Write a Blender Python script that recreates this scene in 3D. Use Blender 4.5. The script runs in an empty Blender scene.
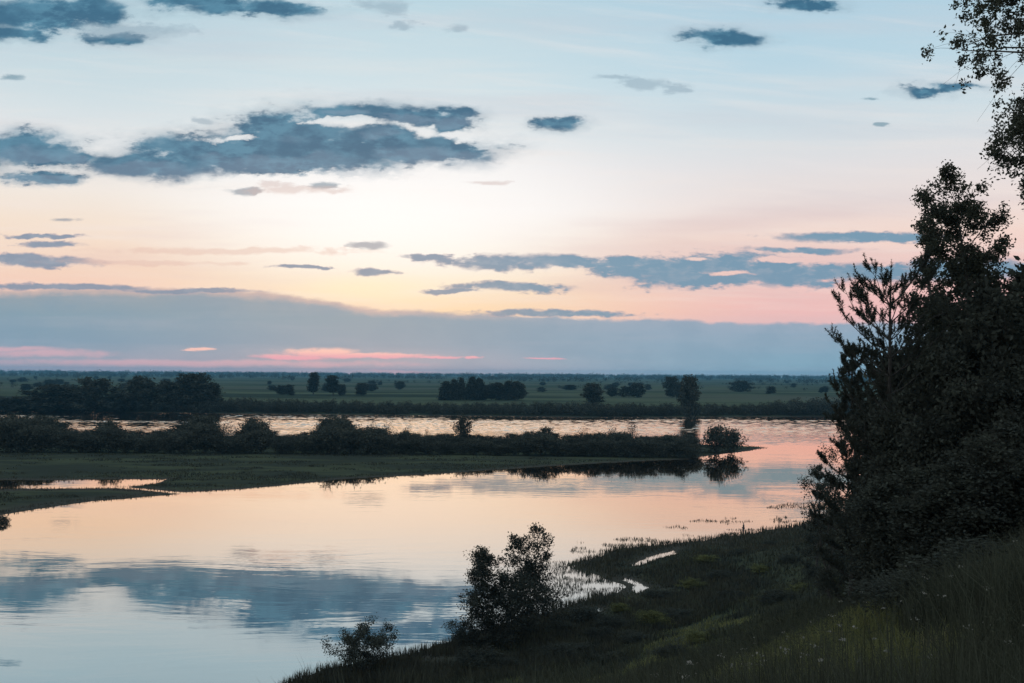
import bpy, math, random
import numpy as np

# ------------------------------------------------------------------ frame
W, H, F = 1024, 683, 910.0
EYE = 24.0
HOR = 373.5                      # horizon row at the middle column
ROLL = 0.0064
scene = bpy.context.scene
col = scene.collection


def lin(c):
    c = c / 255.0
    return c / 12.92 if c <= 0.04045 else ((c + 0.055) / 1.055) ** 2.4


def rgb(r, g, b):
    return (lin(r), lin(g), lin(b), 1.0)


# ------------------------------------------------------------------ camera
cam = bpy.data.cameras.new("camera")
cam.sensor_width = 36.0
cam.lens = F / W * 36.0
cam.shift_y = (HOR - H / 2) / W
cam.clip_start = 0.1
cam.clip_end = 40000
camo = bpy.data.objects.new("camera", cam)
camo.location = (0, 0, EYE)
camo.rotation_euler = (math.pi / 2, -ROLL, 0)
col.objects.link(camo)
scene.camera = camo
scene.render.resolution_x, scene.render.resolution_y = W, H

scene.view_settings.view_transform = 'Standard'
scene.view_settings.look = 'None'
scene.view_settings.gamma = 1.0
scene.view_settings.use_curve_mapping = False
scene.view_settings.exposure = 0.0
scene.render.engine = 'CYCLES'
scene.cycles.use_denoising = True
scene.cycles.max_bounces = 6
scene.cycles.diffuse_bounces = 3
scene.cycles.glossy_bounces = 3
scene.cycles.transmission_bounces = 3
scene.cycles.volume_bounces = 0
scene.cycles.transparent_max_bounces = 4
scene.cycles.sample_clamp_indirect = 4.0

# ------------------------------------------------------------------ sky (world)
SUN_EL, SUN_AZ = math.radians(3.0), math.radians(-9.0)     # behind the cloud bank, left of centre
world = bpy.data.worlds.new("World")
scene.world = world
world.use_nodes = True
wt = world.node_tree
wt.nodes.clear()


class NT:
    def __init__(self, tree):
        self.t = tree

    def new(self, kind, **kw):
        n = self.t.nodes.new(kind)
        for k, v in kw.items():
            setattr(n, k, v)
        return n

    def put(self, sock, v):
        if isinstance(v, bpy.types.NodeSocket):
            self.t.links.new(v, sock)
        else:
            sock.default_value = v

    def m(self, op, a, b=None, c=None, clamp=False):
        n = self.new('ShaderNodeMath', operation=op, use_clamp=clamp)
        for i, v in enumerate((a, b, c)):
            if v is not None:
                self.put(n.inputs[i], v)
        return n.outputs[0]

    def vm(self, op, a, b=None, c=None):
        n = self.new('ShaderNodeVectorMath', operation=op)
        for i, v in enumerate((a, b, c)):
            if v is not None:
                self.put(n.inputs[i], v)
        return n.outputs['Value'] if op in ('LENGTH', 'DOT_PRODUCT', 'DISTANCE') else n.outputs[0]

    def comb(self, x, y, z=0.0):
        n = self.new('ShaderNodeCombineXYZ')
        for i, v in enumerate((x, y, z)):
            self.put(n.inputs[i], v)
        return n.outputs[0]

    def noise(self, vec, scale=1.0, detail=4.0, rough=0.55, color=False):
        n = self.new('ShaderNodeTexNoise')
        self.put(n.inputs['Vector'], vec)
        n.inputs['Scale'].default_value = scale
        n.inputs['Detail'].default_value = detail
        n.inputs['Roughness'].default_value = rough
        return n.outputs['Color'] if color else n.outputs['Fac']

    def smooth(self, v, a, b, lo=0.0, hi=1.0):
        n = self.new('ShaderNodeMapRange', interpolation_type='SMOOTHSTEP')
        self.put(n.inputs['Value'], v)
        for k, x in zip(('From Min', 'From Max', 'To Min', 'To Max'), (a, b, lo, hi)):
            n.inputs[k].default_value = x
        return n.outputs[0]

    def lerp(self, v, a, b, lo=0.0, hi=1.0):
        n = self.new('ShaderNodeMapRange', clamp=True)
        self.put(n.inputs['Value'], v)
        for k, x in zip(('From Min', 'From Max', 'To Min', 'To Max'), (a, b, lo, hi)):
            n.inputs[k].default_value = x
        return n.outputs[0]

    def ramp(self, v, stops):
        n = self.new('ShaderNodeValToRGB')
        self.put(n.inputs[0], v)
        els = n.color_ramp.elements
        while len(els) < len(stops):
            els.new(0.5)
        for e, (p, c) in zip(els, sorted(stops)):
            e.position = p
            e.color = c
        return n.outputs[0]

    def mix(self, f, a, b, mode='MIX'):
        n = self.new('ShaderNodeMix', data_type='RGBA', blend_type=mode)
        self.put(n.inputs['Factor'], f)
        for s, v in ((n.inputs[6], a), (n.inputs[7], b)):
            self.put(s, v)
        return n.outputs[2]


w = NT(wt)
gen = w.new('ShaderNodeTexCoord').outputs['Generated']
dirn = w.vm('NORMALIZE', gen)
sp = w.new('ShaderNodeSeparateXYZ')
w.put(sp.inputs[0], dirn)
DX, DY, DZ = sp.outputs
yc = w.m('MAXIMUM', DY, 0.12)
gx = w.m('MULTIPLY', w.m('DIVIDE', DX, yc), F)          # tangent-plane angles, 910 units to a radian
gy = w.m('MULTIPLY', w.m('DIVIDE', w.m('ABSOLUTE', DZ), yc), F)
flat = w.m('SQRT', w.m('SUBTRACT', 1.0, w.m('MINIMUM', w.m('MULTIPLY', DZ, DZ), 0.9975)))
el = w.m('MULTIPLY', w.m('DIVIDE', w.m('ABSOLUTE', DZ), flat), F)
front = w.smooth(DY, 0.08, 0.35)
T = 800.0
te = w.m('DIVIDE', el, T, clamp=True)


def sky_ramp(stops):
    return w.ramp(te, [(e / T, rgb(*c)) for e, c in stops])


r_left = sky_ramp([(0, (198, 172, 186)), (25, (216, 172, 184)), (60, (250, 206, 192)), (90, (251, 218, 198)), (130, (252, 232, 214)),
                   (165, (248, 240, 232)), (205, (234, 237, 239)), (250, (214, 229, 235)), (300, (196, 221, 231)),
                   (373, (180, 211, 225)), (560, (176, 204, 218)), (800, (176, 202, 216))])
r_mid = sky_ramp([(0, (196, 178, 194)), (30, (250, 186, 186)), (60, (255, 224, 186)), (90, (255, 238, 208)), (125, (255, 247, 232)),
                  (165, (255, 254, 253)), (205, (248, 247, 248)), (240, (233, 239, 242)), (290, (213, 231, 238)),
                  (373, (192, 220, 232)), (560, (182, 208, 220)), (800, (178, 204, 216))])
r_right = sky_ramp([(0, (165, 185, 205)), (40, (226, 188, 196)), (60, (245, 193, 192)), (90, (248, 201, 196)), (130, (250, 222, 211)),
                    (165, (241, 228, 225)), (200, (232, 230, 232)), (240, (214, 228, 235)), (300, (192, 220, 234)),
                    (373, (176, 212, 231)), (560, (174, 204, 220)), (800, (176, 202, 216))])
r_back = w.ramp(te, [(0, rgb(206, 212, 216)), (0.15, rgb(222, 226, 228)), (0.45, rgb(222, 228, 230)), (1, rgb(196, 212, 222))])  # unseen sky behind the view, brightened as fill for dark trees and grass
base = w.mix(w.smooth(gx, -430, -150), r_left, r_mid)
base = w.mix(w.smooth(gx, -90, 300), base, r_right)
# thin high cirrus veils
cv = w.noise(w.comb(w.m('DIVIDE', gx, 260.0), w.m('DIVIDE', gy, 17.0), 3.7), 1.0, 5.0, 0.6)
cv2 = w.noise(w.comb(w.m('DIVIDE', gx, 420.0), w.m('DIVIDE', gy, 48.0), 9.1), 1.0, 4.0, 0.55)
veil = w.m('MULTIPLY', w.smooth(cv, 0.45, 0.75), w.smooth(gy, 380, 150, 0.15, 1.0))
base = w.mix(w.m('MULTIPLY', veil, 0.46), base, rgb(251, 238, 231))
base = w.mix(w.m('MULTIPLY', w.smooth(cv2, 0.46, 0.70), 0.42), base, w.mix(w.smooth(gy, 130, 220), rgb(226, 196, 196), rgb(206, 214, 224)))
cv3 = w.noise(w.comb(w.m('DIVIDE', w.m('MULTIPLY_ADD', gy, 1.1, gx), 230.0), w.m('DIVIDE', w.m('MULTIPLY_ADD', gx, 0.10, gy), 17.0), 2.2), 1.0, 6.0, 0.65)
base = w.mix(w.m('MULTIPLY', w.smooth(cv3, 0.47, 0.72), w.smooth(gy, 60, 190, 0.05, 0.22)), base, rgb(247, 240, 238))
# brightest place, over the hidden sun
glow = w.vm('LENGTH', w.vm('MULTIPLY_ADD', w.comb(gx, gy), (1 / 250, 1 / 84, 0), (125 / 250, -158 / 84, 0)))
base = w.mix(w.smooth(glow, 1.25, 0.0, 0.0, 0.85), base, (1.08, 1.06, 1.04, 1))
glow2 = w.vm('LENGTH', w.vm('MULTIPLY_ADD', w.comb(gx, gy), (1 / 80, 1 / 16, 0), (145 / 80, -84 / 16, 0)))
base = w.mix(w.smooth(glow2, 1.3, 0.0, 0.0, 0.55), base, (1.03, 0.90, 0.62, 1))


def unroll(x, y):
    return x + ROLL * (y - HOR), y - ROLL * (x - W / 2)


wn = w.noise(w.comb(w.m('DIVIDE', gx, 70.0), w.m('DIVIDE', gy, 34.0)), 1.0, 3.0, 0.5, color=True)
wn = w.vm('MULTIPLY', w.vm('SUBTRACT', wn, (0.5, 0.5, 0.5)), (95.0, 24.0, 0.0))
wn2 = w.noise(w.comb(w.m('DIVIDE', gx, 17.0), w.m('DIVIDE', gy, 9.0), 4.0), 1.0, 4.0, 0.6, color=True)
wn2 = w.vm('MULTIPLY', w.vm('SUBTRACT', wn2, (0.5, 0.5, 0.5)), (26.0, 9.0, 0.0))
PW = w.vm('ADD', w.vm('ADD', w.comb(gx, gy), wn), wn2)
fine = w.noise(w.comb(w.m('DIVIDE', gx, 30.0), w.m('DIVIDE', gy, 13.0), 1.3), 1.0, 6.0, 0.62)
fine2 = w.noise(w.comb(w.m('DIVIDE', gx, 13.0), w.m('DIVIDE', gy, 4.6), 6.3), 1.0, 4.0, 0.6)
fine = w.m('ADD', w.m('MULTIPLY', w.m('SUBTRACT', fine, 0.5), 1.9), w.m('MULTIPLY', w.m('SUBTRACT', fine2, 0.5), 1.15))


PS = w.vm('ADD', w.comb(gx, gy), w.vm('ADD', w.vm('MULTIPLY', wn, (0.6, 0.22, 0)), w.vm('MULTIPLY', wn2, (0.9, 0.35, 0))))
PM = w.vm('ADD', w.comb(gx, gy), w.vm('ADD', w.vm('MULTIPLY', wn, (0.7, 0.5, 0)), w.vm('MULTIPLY', wn2, (1.0, 0.7, 0))))


fine = w.m('MULTIPLY', fine, w.smooth(w.noise(w.comb(w.m('DIVIDE', gx, 48.0), w.m('DIVIDE', gy, 26.0), 8.8), 1.0, 2.0), 0.38, 0.62, 0.35, 1.55))


def puffs(lst, PW):
    """distance field of a list of soft ellipses (tangent-plane angles)"""
    acc = None
    for cx, cy, rx, ry in lst:
        x, y = unroll(cx, cy)
        x, y = x - W / 2, HOR - y
        l = w.vm('LENGTH', w.vm('MULTIPLY_ADD', PW, (1 / rx, 1 / ry, 0), (-x / rx, -y / ry, 0)))
        if acc is None:
            acc = l
        else:
            acc = w.m('SMOOTH_MIN', acc, l, 0.25)
    return acc


def cloud(lst, holes=None, k=0.55, a=1.08, b=0.66, pos=None):
    pos = pos or PW
    d = puffs(lst, pos)
    d = w.m('ADD', d, w.m('MULTIPLY', fine, k * 1.6))
    if holes:
        hd = puffs(holes, pos)
        d = w.m('ADD', d, w.smooth(w.m('MULTIPLY_ADD', fine, 1.5, hd), 1.35, 0.1, 0.0, 0.8))
    return w.smooth(d, a, b), d


# cloud bank along the horizon
fc = w.new('ShaderNodeFloatCurve')
w.put(fc.inputs['Value'], w.lerp(gx, -900, 900))
cur = fc.mapping.curves[0]
bank = [(-900, 74), (-640, 76), (-512, 79), (-412, 83), (-282, 80), (-212, 74), (-152, 66), (-82, 61), (8, 57), (138, 55), (238, 52), (338, 52), (600, 58), (900, 60)]
while len(cur.points) < len(bank):
    cur.points.new(0.5, 0.5)
for p_, (x_, y_) in zip(cur.points, bank):
    p_.location = ((x_ + 900) / 1800, y_ / 200)
fc.mapping.update()
btop = w.m('MULTIPLY', fc.outputs[0], 200.0)
bn = w.noise(w.comb(w.m('DIVIDE', gx, 55.0), w.m('DIVIDE', gy, 30.0), 5.0), 1.0, 5.0, 0.6)
bedge = w.m('ADD', w.m('SUBTRACT', btop, gy), w.m('ADD', w.m('MULTIPLY', w.m('SUBTRACT', bn, 0.5), 15.0), w.m('MULTIPLY', fine, 3.2)))
bank_a = w.smooth(bedge, -2.5, 2.5)
tb = w.m('DIVIDE', gy, 100.0, clamp=True)
b_left = w.ramp(tb, [(0.0, rgb(178, 172, 192)), (0.12, rgb(158, 170, 190)), (0.28, rgb(128, 162, 186)), (0.55, rgb(132, 163, 182)), (0.74, rgb(148, 165, 178)), (0.86, rgb(172, 168, 174))])
b_right = w.ramp(tb, [(0.0, rgb(160, 190, 210)), (0.10, rgb(138, 178, 200)), (0.25, rgb(134, 172, 196)), (0.45, rgb(150, 174, 196)), (0.6, rgb(168, 178, 196))])
bcol = w.mix(w.smooth(gx, -200, 250), b_left, b_right)
bcol = w.mix(w.m('MULTIPLY', w.smooth(cv, 0.4, 0.7), 0.2), bcol, rgb(178, 184, 200))
bcol = w.mix(w.m('MULTIPLY', w.smooth(bn, 0.42, 0.62), 0.25), bcol, rgb(118, 156, 182))
rim = w.m('MULTIPLY', w.smooth(bedge, 9.0, 1.0), w.smooth(gx, 60, -150, 0.0, 0.55))
bcol = w.mix(rim, bcol, rgb(232, 196, 184))
base = w.mix(bank_a, base, bcol)
# gaps in the bank through which the afterglow shows
gap_a, _ = cloud([(322, 352, 44, 5.5), (372, 355.5, 80, 3.2), (440, 357, 34, 1.8), (290, 357, 42, 3.2), (206, 348.5, 17, 1.7), (196, 350, 9, 1.2), (478, 358, 8, 1.6), (540, 358, 20, 1.2)], k=0.3, a=1.15, b=0.4, pos=PS)
base = w.mix(w.m('MULTIPLY', gap_a, 0.95), base, w.mix(w.smooth(gy, 14, 22), rgb(240, 170, 190), rgb(255, 205, 196)))
gap2_a, _ = cloud([(45, 353, 74, 5.0), (-60, 353, 90, 6.0), (10, 349, 60, 3.0), (200, 363, 240, 4), (395, 371.5, 46, 1.6)], k=0.3, a=1.2, b=0.3, pos=PS)
base = w.mix(w.m('MULTIPLY', gap2_a, 0.6), base, rgb(236, 184, 196))

# middle band of mauve-blue clouds
mid_a, mid_d = cloud([(38, 262, 56, 6.5), (20, 258, 40, 6), (48, 244, 38, 4), (40, 236, 50, 2.5), (-80, 258, 80, 10),
                      (372, 270, 28, 5.0), (300, 268, 36, 2.6), (428, 257, 24, 4.0),
                      (488, 261, 58, 8), (560, 262, 66, 8), (640, 263, 74, 9), (722, 264, 84, 15), (770, 273, 110, 16), (660, 270, 70, 9), (800, 251, 62, 4),
                      (690, 279, 58, 11), (780, 276, 96, 12), (856, 274, 70, 11), (850, 238, 84, 6.0), (900, 238, 60, 6), (960, 270, 80, 12),
                      (512, 287, 62, 6.0), (455, 291, 30, 3.0), (560, 313, 95, 4.0), (70, 287, 90, 4), (180, 290, 80, 3)],
                     holes=[(738, 272, 40, 2.6), (690, 258, 16, 2.0), (800, 260, 50, 2.5)], k=0.46, a=1.15, b=0.60, pos=PM)
midc = w.mix(w.smooth(gx, -150, 150), rgb(130, 150, 174), rgb(106, 152, 180))
midc = w.mix(w.smooth(mid_d, 0.5, 1.05, 0.0, 0.75), midc, rgb(196, 176, 184))
midc = w.mix(w.m('MULTIPLY', w.smooth(fine, -0.1, 0.3), 0.35), midc, rgb(160, 176, 192))
base = w.mix(w.m('MULTIPLY', mid_a, 0.93), base, midc)

# high slate-blue clouds
hi_a, hi_d = cloud([(28, 14, 78, 22), (92, 10, 46, 13), (15, 36, 40, 9), (122, 38, 30, 9), (-60, 20, 60, 26),
                    (215, 9, 52, 8), (272, 11, 58, 8), (185, 2, 42, 6),
                    
                    (724, 38, 38, 10), (556, 126, 27, 8), (812, 4, 36, 8), (925, 95, 30, 5), (950, 87, 28, 6)],
                   k=0.42, a=1.36, b=0.5)
big_a, big_d = cloud([(30, 148, 52, 19), (34, 179, 42, 8), (-50, 158, 60, 24), (72, 160, 40, 8),
                      (150, 166, 76, 13), (222, 153, 84, 24), (292, 139, 80, 33), (270, 161, 116, 18), (325, 155, 80, 21),
                      (352, 111, 54, 9.5), (402, 117, 74, 12.5), (446, 127, 34, 10), (422, 151, 88, 15), (378, 139, 48, 13)],
                     holes=[(350, 121, 40, 7.0), (414, 131, 28, 9), (236, 138, 34, 3.5), (300, 180, 50, 6), (458, 137, 28, 4), (250, 182, 60, 4)], k=0.34, a=1.26, b=0.64)
blow = puffs([(30, 148, 52, 19), (34, 179, 42, 8), (150, 166, 76, 13), (222, 153, 84, 24), (292, 139, 80, 33), (270, 161, 116, 18), (325, 155, 80, 21),
              (352, 111, 54, 9.5), (402, 117, 74, 12.5), (422, 151, 88, 15)], w.vm('ADD', PW, (0.0, -9.0, 0.0)))
under = w.smooth(w.m('SUBTRACT', w.m('ADD', blow, w.m('MULTIPLY', fine, 0.5)), big_d), 0.05, 0.55)
under = w.m('MULTIPLY', under, w.smooth(big_d, 1.3, 1.1))
big_s = w.m('MULTIPLY', w.smooth(big_d, 1.55, 0.85), w.smooth(fine, -0.25, 0.3, 0.25, 0.6))
hi_s = w.m('MULTIPLY', w.smooth(hi_d, 1.75, 0.8), w.smooth(fine, -0.25, 0.3, 0.15, 0.55))
hi_a = w.m('MAXIMUM', w.m('MAXIMUM', hi_a, big_a), w.m('MAXIMUM', big_s, hi_s))
hi_d = w.m('MINIMUM', hi_d, w.m('MULTIPLY', big_d, 0.9))
hic = w.mix(w.smooth(w.m('MULTIPLY_ADD', bn, 1.0, w.m('MULTIPLY', fine, 0.35)), 0.36, 0.68), rgb(46, 102, 134), rgb(80, 136, 164))
hic = w.mix(w.smooth(hi_d, 0.75, 1.2, 0.0, 0.75), hic, rgb(176, 196, 208))
hic = w.mix(w.m('MULTIPLY', under, 0.26), hic, rgb(150, 168, 190))
base = w.mix(w.m('MULTIPLY', hi_a, 0.95), base, hic)
sm_a, _ = cloud([(880, 124, 11, 2.2), (866, 99, 12, 2.0), (370, 245, 28, 4), (11, 78, 12, 3), (243, 191, 20, 4.5), (322, 185, 17, 3.8), (74, 220, 13, 2.0)], k=0.75, a=1.25, b=0.35, pos=PS)
base = w.mix(w.m('MULTIPLY', sm_a, 0.75), base, w.mix(w.smooth(gy, 120, 240), rgb(150, 156, 170), rgb(120, 156, 174)))
lt_a, _ = cloud([(385, 6, 30, 9), (410, 26, 16, 6), (455, 28, 16, 5), (650, 84, 36, 6), (680, 89, 12, 5), (620, 77, 24, 3), (196, 121, 16, 4),
                 (130, 30, 60, 10), (485, 182, 22, 2.5), (270, 185, 30, 4), (290, 190, 60, 6), (150, 262, 120, 3), (230, 250, 160, 4)], k=0.6, a=1.15, b=0.35, pos=PM)
base = w.mix(w.m('MULTIPLY', lt_a, 0.5), base, w.mix(w.smooth(gy, 150, 260), rgb(232, 196, 184), rgb(140, 166, 184)))

skyc = w.mix(front, r_back, base)
skyc = w.mix(w.smooth(DZ, -0.02, -0.25), skyc, rgb(40, 46, 48))
nis = w.new('ShaderNodeTexSky', sky_type='NISHITA', sun_disc=False)
nis.sun_elevation = SUN_EL
nis.sun_rotation = SUN_AZ
nis.air_density, nis.dust_density, nis.ozone_density = 1.0, 1.0, 1.0
bg1 = w.new('ShaderNodeBackground')
w.put(bg1.inputs['Color'], nis.outputs[0])
bg1.inputs['Strength'].default_value = 0.05
bg2 = w.new('ShaderNodeBackground')
w.put(bg2.inputs['Color'], skyc)
bg2.inputs['Strength'].default_value = 1.0
mixs = w.new('ShaderNodeMixShader')
mixs.inputs[0].default_value = 0.93
wt.links.new(bg1.outputs[0], mixs.inputs[1])
wt.links.new(bg2.outputs[0], mixs.inputs[2])
wo = w.new('ShaderNodeOutputWorld')
wt.links.new(mixs.outputs[0], wo.inputs['Surface'])

# ------------------------------------------------------------------ sun: veiled by the cloud bank
sun = bpy.data.lights.new("sun", 'SUN')
sun.energy = 0.12
sun.angle = math.radians(14)
sun.color = (1.0, 0.72, 0.5)
suno = bpy.data.objects.new("sun", sun)
suno.rotation_euler = (math.pi / 2 - math.radians(8), 0, math.pi - SUN_AZ)
suno.visible_glossy = False
col.objects.link(suno)

# ------------------------------------------------------------------ helpers
def hash2(xi, yi, seed):
    h = (xi * 374761393 + yi * 668265263 + seed * 2246822519) & 0xFFFFFFFF
    h = ((h ^ (h >> 13)) * 1274126177) & 0xFFFFFFFF
    h = h ^ (h >> 16)
    return (h & 0xFFFFFF) / float(0xFFFFFF)


def vnoise(x, y, seed=0):
    xf, yf = np.floor(x), np.floor(y)
    xi, yi = xf.astype(np.int64), yf.astype(np.int64)
    fx, fy = x - xf, y - yf
    fx = fx * fx * (3 - 2 * fx)
    fy = fy * fy * (3 - 2 * fy)
    a = hash2(xi, yi, seed) * (1 - fx) + hash2(xi + 1, yi, seed) * fx
    b = hash2(xi, yi + 1, seed) * (1 - fx) + hash2(xi + 1, yi + 1, seed) * fx
    return a * (1 - fy) + b * fy - 0.5


def fbm(x, y, oct=4, seed=0):
    s, a = 0, 1.0
    for i in range(oct):
        s = s + a * vnoise(x, y, seed + i * 17)
        x, y, a = x * 2.03, y * 2.03, a * 0.5
    return s


def P(px, py, z=0.0):
    """point at height z seen at pixel (px, py) of the photograph"""
    x, y = unroll(px, py)
    d = (EYE - z) * F / (y - HOR)
    return ((x - W / 2) / F * d, d)


def sstep(a, b, v):
    t = np.clip((v - a) / (b - a), 0, 1)
    return t * t * (3 - 2 * t)


def sdist(poly, x, y):
    """signed distance to a polygon, positive inside"""
    d2 = np.full(x.shape, 1e18)
    inside = np.zeros(x.shape, bool)
    n = len(poly)
    for i in range(n):
        ax, ay = poly[i]
        bx, by = poly[(i + 1) % n]
        ex, ey = bx - ax, by - ay
        t = np.clip(((x - ax) * ex + (y - ay) * ey) / (ex * ex + ey * ey + 1e-12), 0, 1)
        d2 = np.minimum(d2, (x - ax - t * ex) ** 2 + (y - ay - t * ey) ** 2)
        c = (ay > y) != (by > y)
        if by != ay:
            inside ^= c & (x < (bx - ax) * (y - ay) / (by - ay) + ax)
    d = np.sqrt(d2)
    return np.where(inside, d, -d)


NEAR = [(-900, -700), (-240, -120), (-75, 15)] + [P(*p) for p in [
    (255, 696), (300, 674), (370, 659), (430, 647), (470, 633), (520, 617), (560, 607), (590, 600), (612, 592), (624, 586), (610, 580),
    (590, 574), (573, 568), (590, 557), (622, 549), (660, 545), (700, 541), (745, 534), (800, 525), (840, 514), (900, 500), (1000, 480)]] + [
    (260, 330), (520, 420), (1600, 430), (9500, 300), (9500, -9500), (-9500, -9500)]
POOLS = [[P(*p) for p in q] for q in (
    [(632, 566), (640, 560), (660, 553), (679, 548), (676, 553), (652, 562)],
    [(620, 580), (630, 577), (646, 587), (638, 595), (632, 592), (634, 585)],
    [(586, 611), (600, 607), (598, 613), (588, 615)])]
BAR = [P(*p) for p in [(-500, 585), (-200, 548), (0, 516), (40, 508.5), (90, 501.5), (140, 497.5), (179, 494), (150, 490.5), (115, 488), (60, 488.3), (0, 488.8), (-500, 494)]]
PEN = [P(*p) for p in [(-500, 481), (0, 480.4), (60, 479.8), (120, 479.2), (167, 479.2), (152, 484.5), (120, 486.3), (150, 489), (186, 492.3), (250, 488), (340, 479.5), (430, 474.5),
                       (500, 469.5), (560, 465.5), (640, 461), (690, 459), (706, 456), (724, 453.5), (742, 451.5), (768, 447.6), (742, 446.4), (710, 445), (640, 442), (500, 439), (300, 437), (0, 434), (-500, 431)]]
FAR = [P(*p) for p in [(-700, 406), (0, 411), (100, 412), (215, 413.5), (330, 414.5), (500, 416.2), (600, 417.4), (700, 417), (840, 416.5), (1100, 417)]]
FAR = [(-9600, 900)] + FAR + [(1200, 640), (9600, 1000), (9600, 9600), (-9600, 9600)]


def ground_z(x, y):
    x = np.asarray(x, float)
    y = np.asarray(y, float)
    r = np.hypot(x, y)
    # high near bank
    s = sdist(NEAR, x, y)
    j = fbm(x / 5.0, y / 5.0, 4, 3) * 1.6
    s1 = s + j * np.clip(1 - s / 40, 0, 1)
    z = np.interp(s1, [-40, 0, 10, 16, 26, 38, 50, 58, 62, 75, 120, 400], [-5.0, 0, 0.42, 1.2, 4.6, 10.4, 16.6, 20.7, 21.9, 23.0, 24.5, 26])
    amp = sstep(8, 30, s1)
    z = z + amp * (fbm(x / 14.0, y / 14.0, 3, 11) * 1.1 + fbm(x / 2.2, y / 2.2, 3, 21) * 0.28)
    z = z + amp * 0.5 * np.exp(-(((x - 9.5) / 7.0) ** 2 + ((y - 19.0) / 11.0) ** 2))      # shoulder of the slope
    flat = np.exp(-(r / 3.5) ** 2)
    z = z * (1 - flat) + 22.3 * flat
    for q in POOLS:
        d = sdist(q, x, y) + fbm(x / 1.6, y / 1.6, 3, 5) * 1.0
        z = np.where(d > -1.2, np.minimum(z, -0.25 * d), z)
    # low sand bar, peninsula and far plain
    b = sdist(BAR, x, y) + fbm(x / 4.0, y / 4.0, 3, 31) * 1.0
    zb = np.interp(b, [-20, 0, 8, 20], [-2.5, 0, 0.3, 0.4])
    p = sdist(PEN, x, y) + fbm(x / 6.0, y / 6.0, 4, 41) * 1.6
    zp = np.interp(p, [-30, 0, 2, 16, 40], [-3, 0, 0.25, 0.7, 0.9]) + np.clip(p / 10, 0, 1) * fbm(x / 9.0, y / 9.0, 3, 51) * 0.3
    f = sdist(FAR, x, y) + fbm(x / 14.0, y / 14.0, 4, 61) * 4.0
    zf = np.interp(f, [-60, 0, 3, 14, 40, 400], [-5, 0, 0.5, 2.8, 3.2, 3.6]) + np.clip(f / 60, 0, 1) * fbm(x / 160.0, y / 160.0, 4, 71) * 1.6
    return np.maximum(np.maximum(z, zb), np.maximum(zp, zf))


def hit(px, py, tmax=900.0):
    """first ground point along the line of sight (arrays of pixels)"""
    px, py = np.atleast_1d(np.asarray(px, float)), np.atleast_1d(np.asarray(py, float))
    x, y = unroll(px, py)
    dx, dz = (x - W / 2) / F, -(y - HOR) / F
    t = np.full(px.shape, np.nan)
    ts = np.geomspace(2.0, tmax, 170)
    for a, b in zip(ts[:-1], ts[1:]):
        todo = np.isnan(t)
        if not todo.any():
            break
        g = np.maximum(ground_z(dx[todo] * b, np.full(todo.sum(), b)), 0.0)
        under = EYE + dz[todo] * b <= g
        tt = t[todo]
        tt[under] = 0.5 * (a + b)
        t[todo] = tt
    bad = np.isnan(t)
    t[bad] = tmax
    X, Y = dx * t, t
    return X, Y, ground_z(X, Y), bad


def mesh_obj(name, verts, faces, mat=None, parent=None, smooth=False, tone=0):
    """faces: int array (n, k) or list of such arrays"""
    me = bpy.data.meshes.new(name)
    fl = faces if isinstance(faces, list) else [faces]
    fl = [np.asarray(f, np.int32) for f in fl if len(f)]
    verts = np.asarray(verts, np.float32)
    me.vertices.add(len(verts))
    me.vertices.foreach_set('co', verts.ravel())
    idx = np.concatenate([f.ravel() for f in fl])
    cnt = np.concatenate([np.full(len(f), f.shape[1], np.int32) for f in fl])
    start = np.concatenate([[0], np.cumsum(cnt)[:-1]]).astype(np.int32)
    me.loops.add(len(idx))
    me.loops.foreach_set('vertex_index', idx)
    me.polygons.add(len(cnt))
    me.polygons.foreach_set('loop_start', start)
    me.polygons.foreach_set('loop_total', cnt)
    me.polygons.foreach_set('use_smooth', np.full(len(cnt), smooth, bool))
    me.update(calc_edges=True)
    o = bpy.data.objects.new(name, me)
    if tone:
        rg = np.random.default_rng(len(verts))
        at = me.attributes.new('tone', 'FLOAT', 'POINT')
        at.data.foreach_set('value', np.repeat(rg.uniform(-0.42, 0.5, len(verts) // tone), tone).astype(np.float32))
    if mat:
        me.materials.append(mat)
    col.objects.link(o)
    if parent:
        o.parent = parent
    return o


def tag(o, label=None, cat=None, group=None, kind=None):
    if label: o['label'] = label
    if cat: o['category'] = cat
    if group: o['group'] = group
    if kind: o['kind'] = kind
    return o


def empty(name, label, cat, loc=(0, 0, 0), rz=0, group=None):
    o = bpy.data.objects.new(name, None)
    o.empty_display_size = 0.5
    o.location = loc
    o.rotation_euler = (0, 0, rz)
    col.objects.link(o)
    return tag(o, label, cat, group)


def copy_tree(o, parent=None):
    c = o.copy()
    col.objects.link(c)
    if parent:
        c.parent = parent
    for ch in list(o.children):
        copy_tree(ch, c)
    return c


# ------------------------------------------------------------------ materials
def material(name):
    mt = bpy.data.materials.new(name)
    mt.use_nodes = True
    mt.node_tree.nodes.clear()
    n = NT(mt.node_tree)
    out = n.new('ShaderNodeOutputMaterial')
    return mt, n, out


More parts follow.
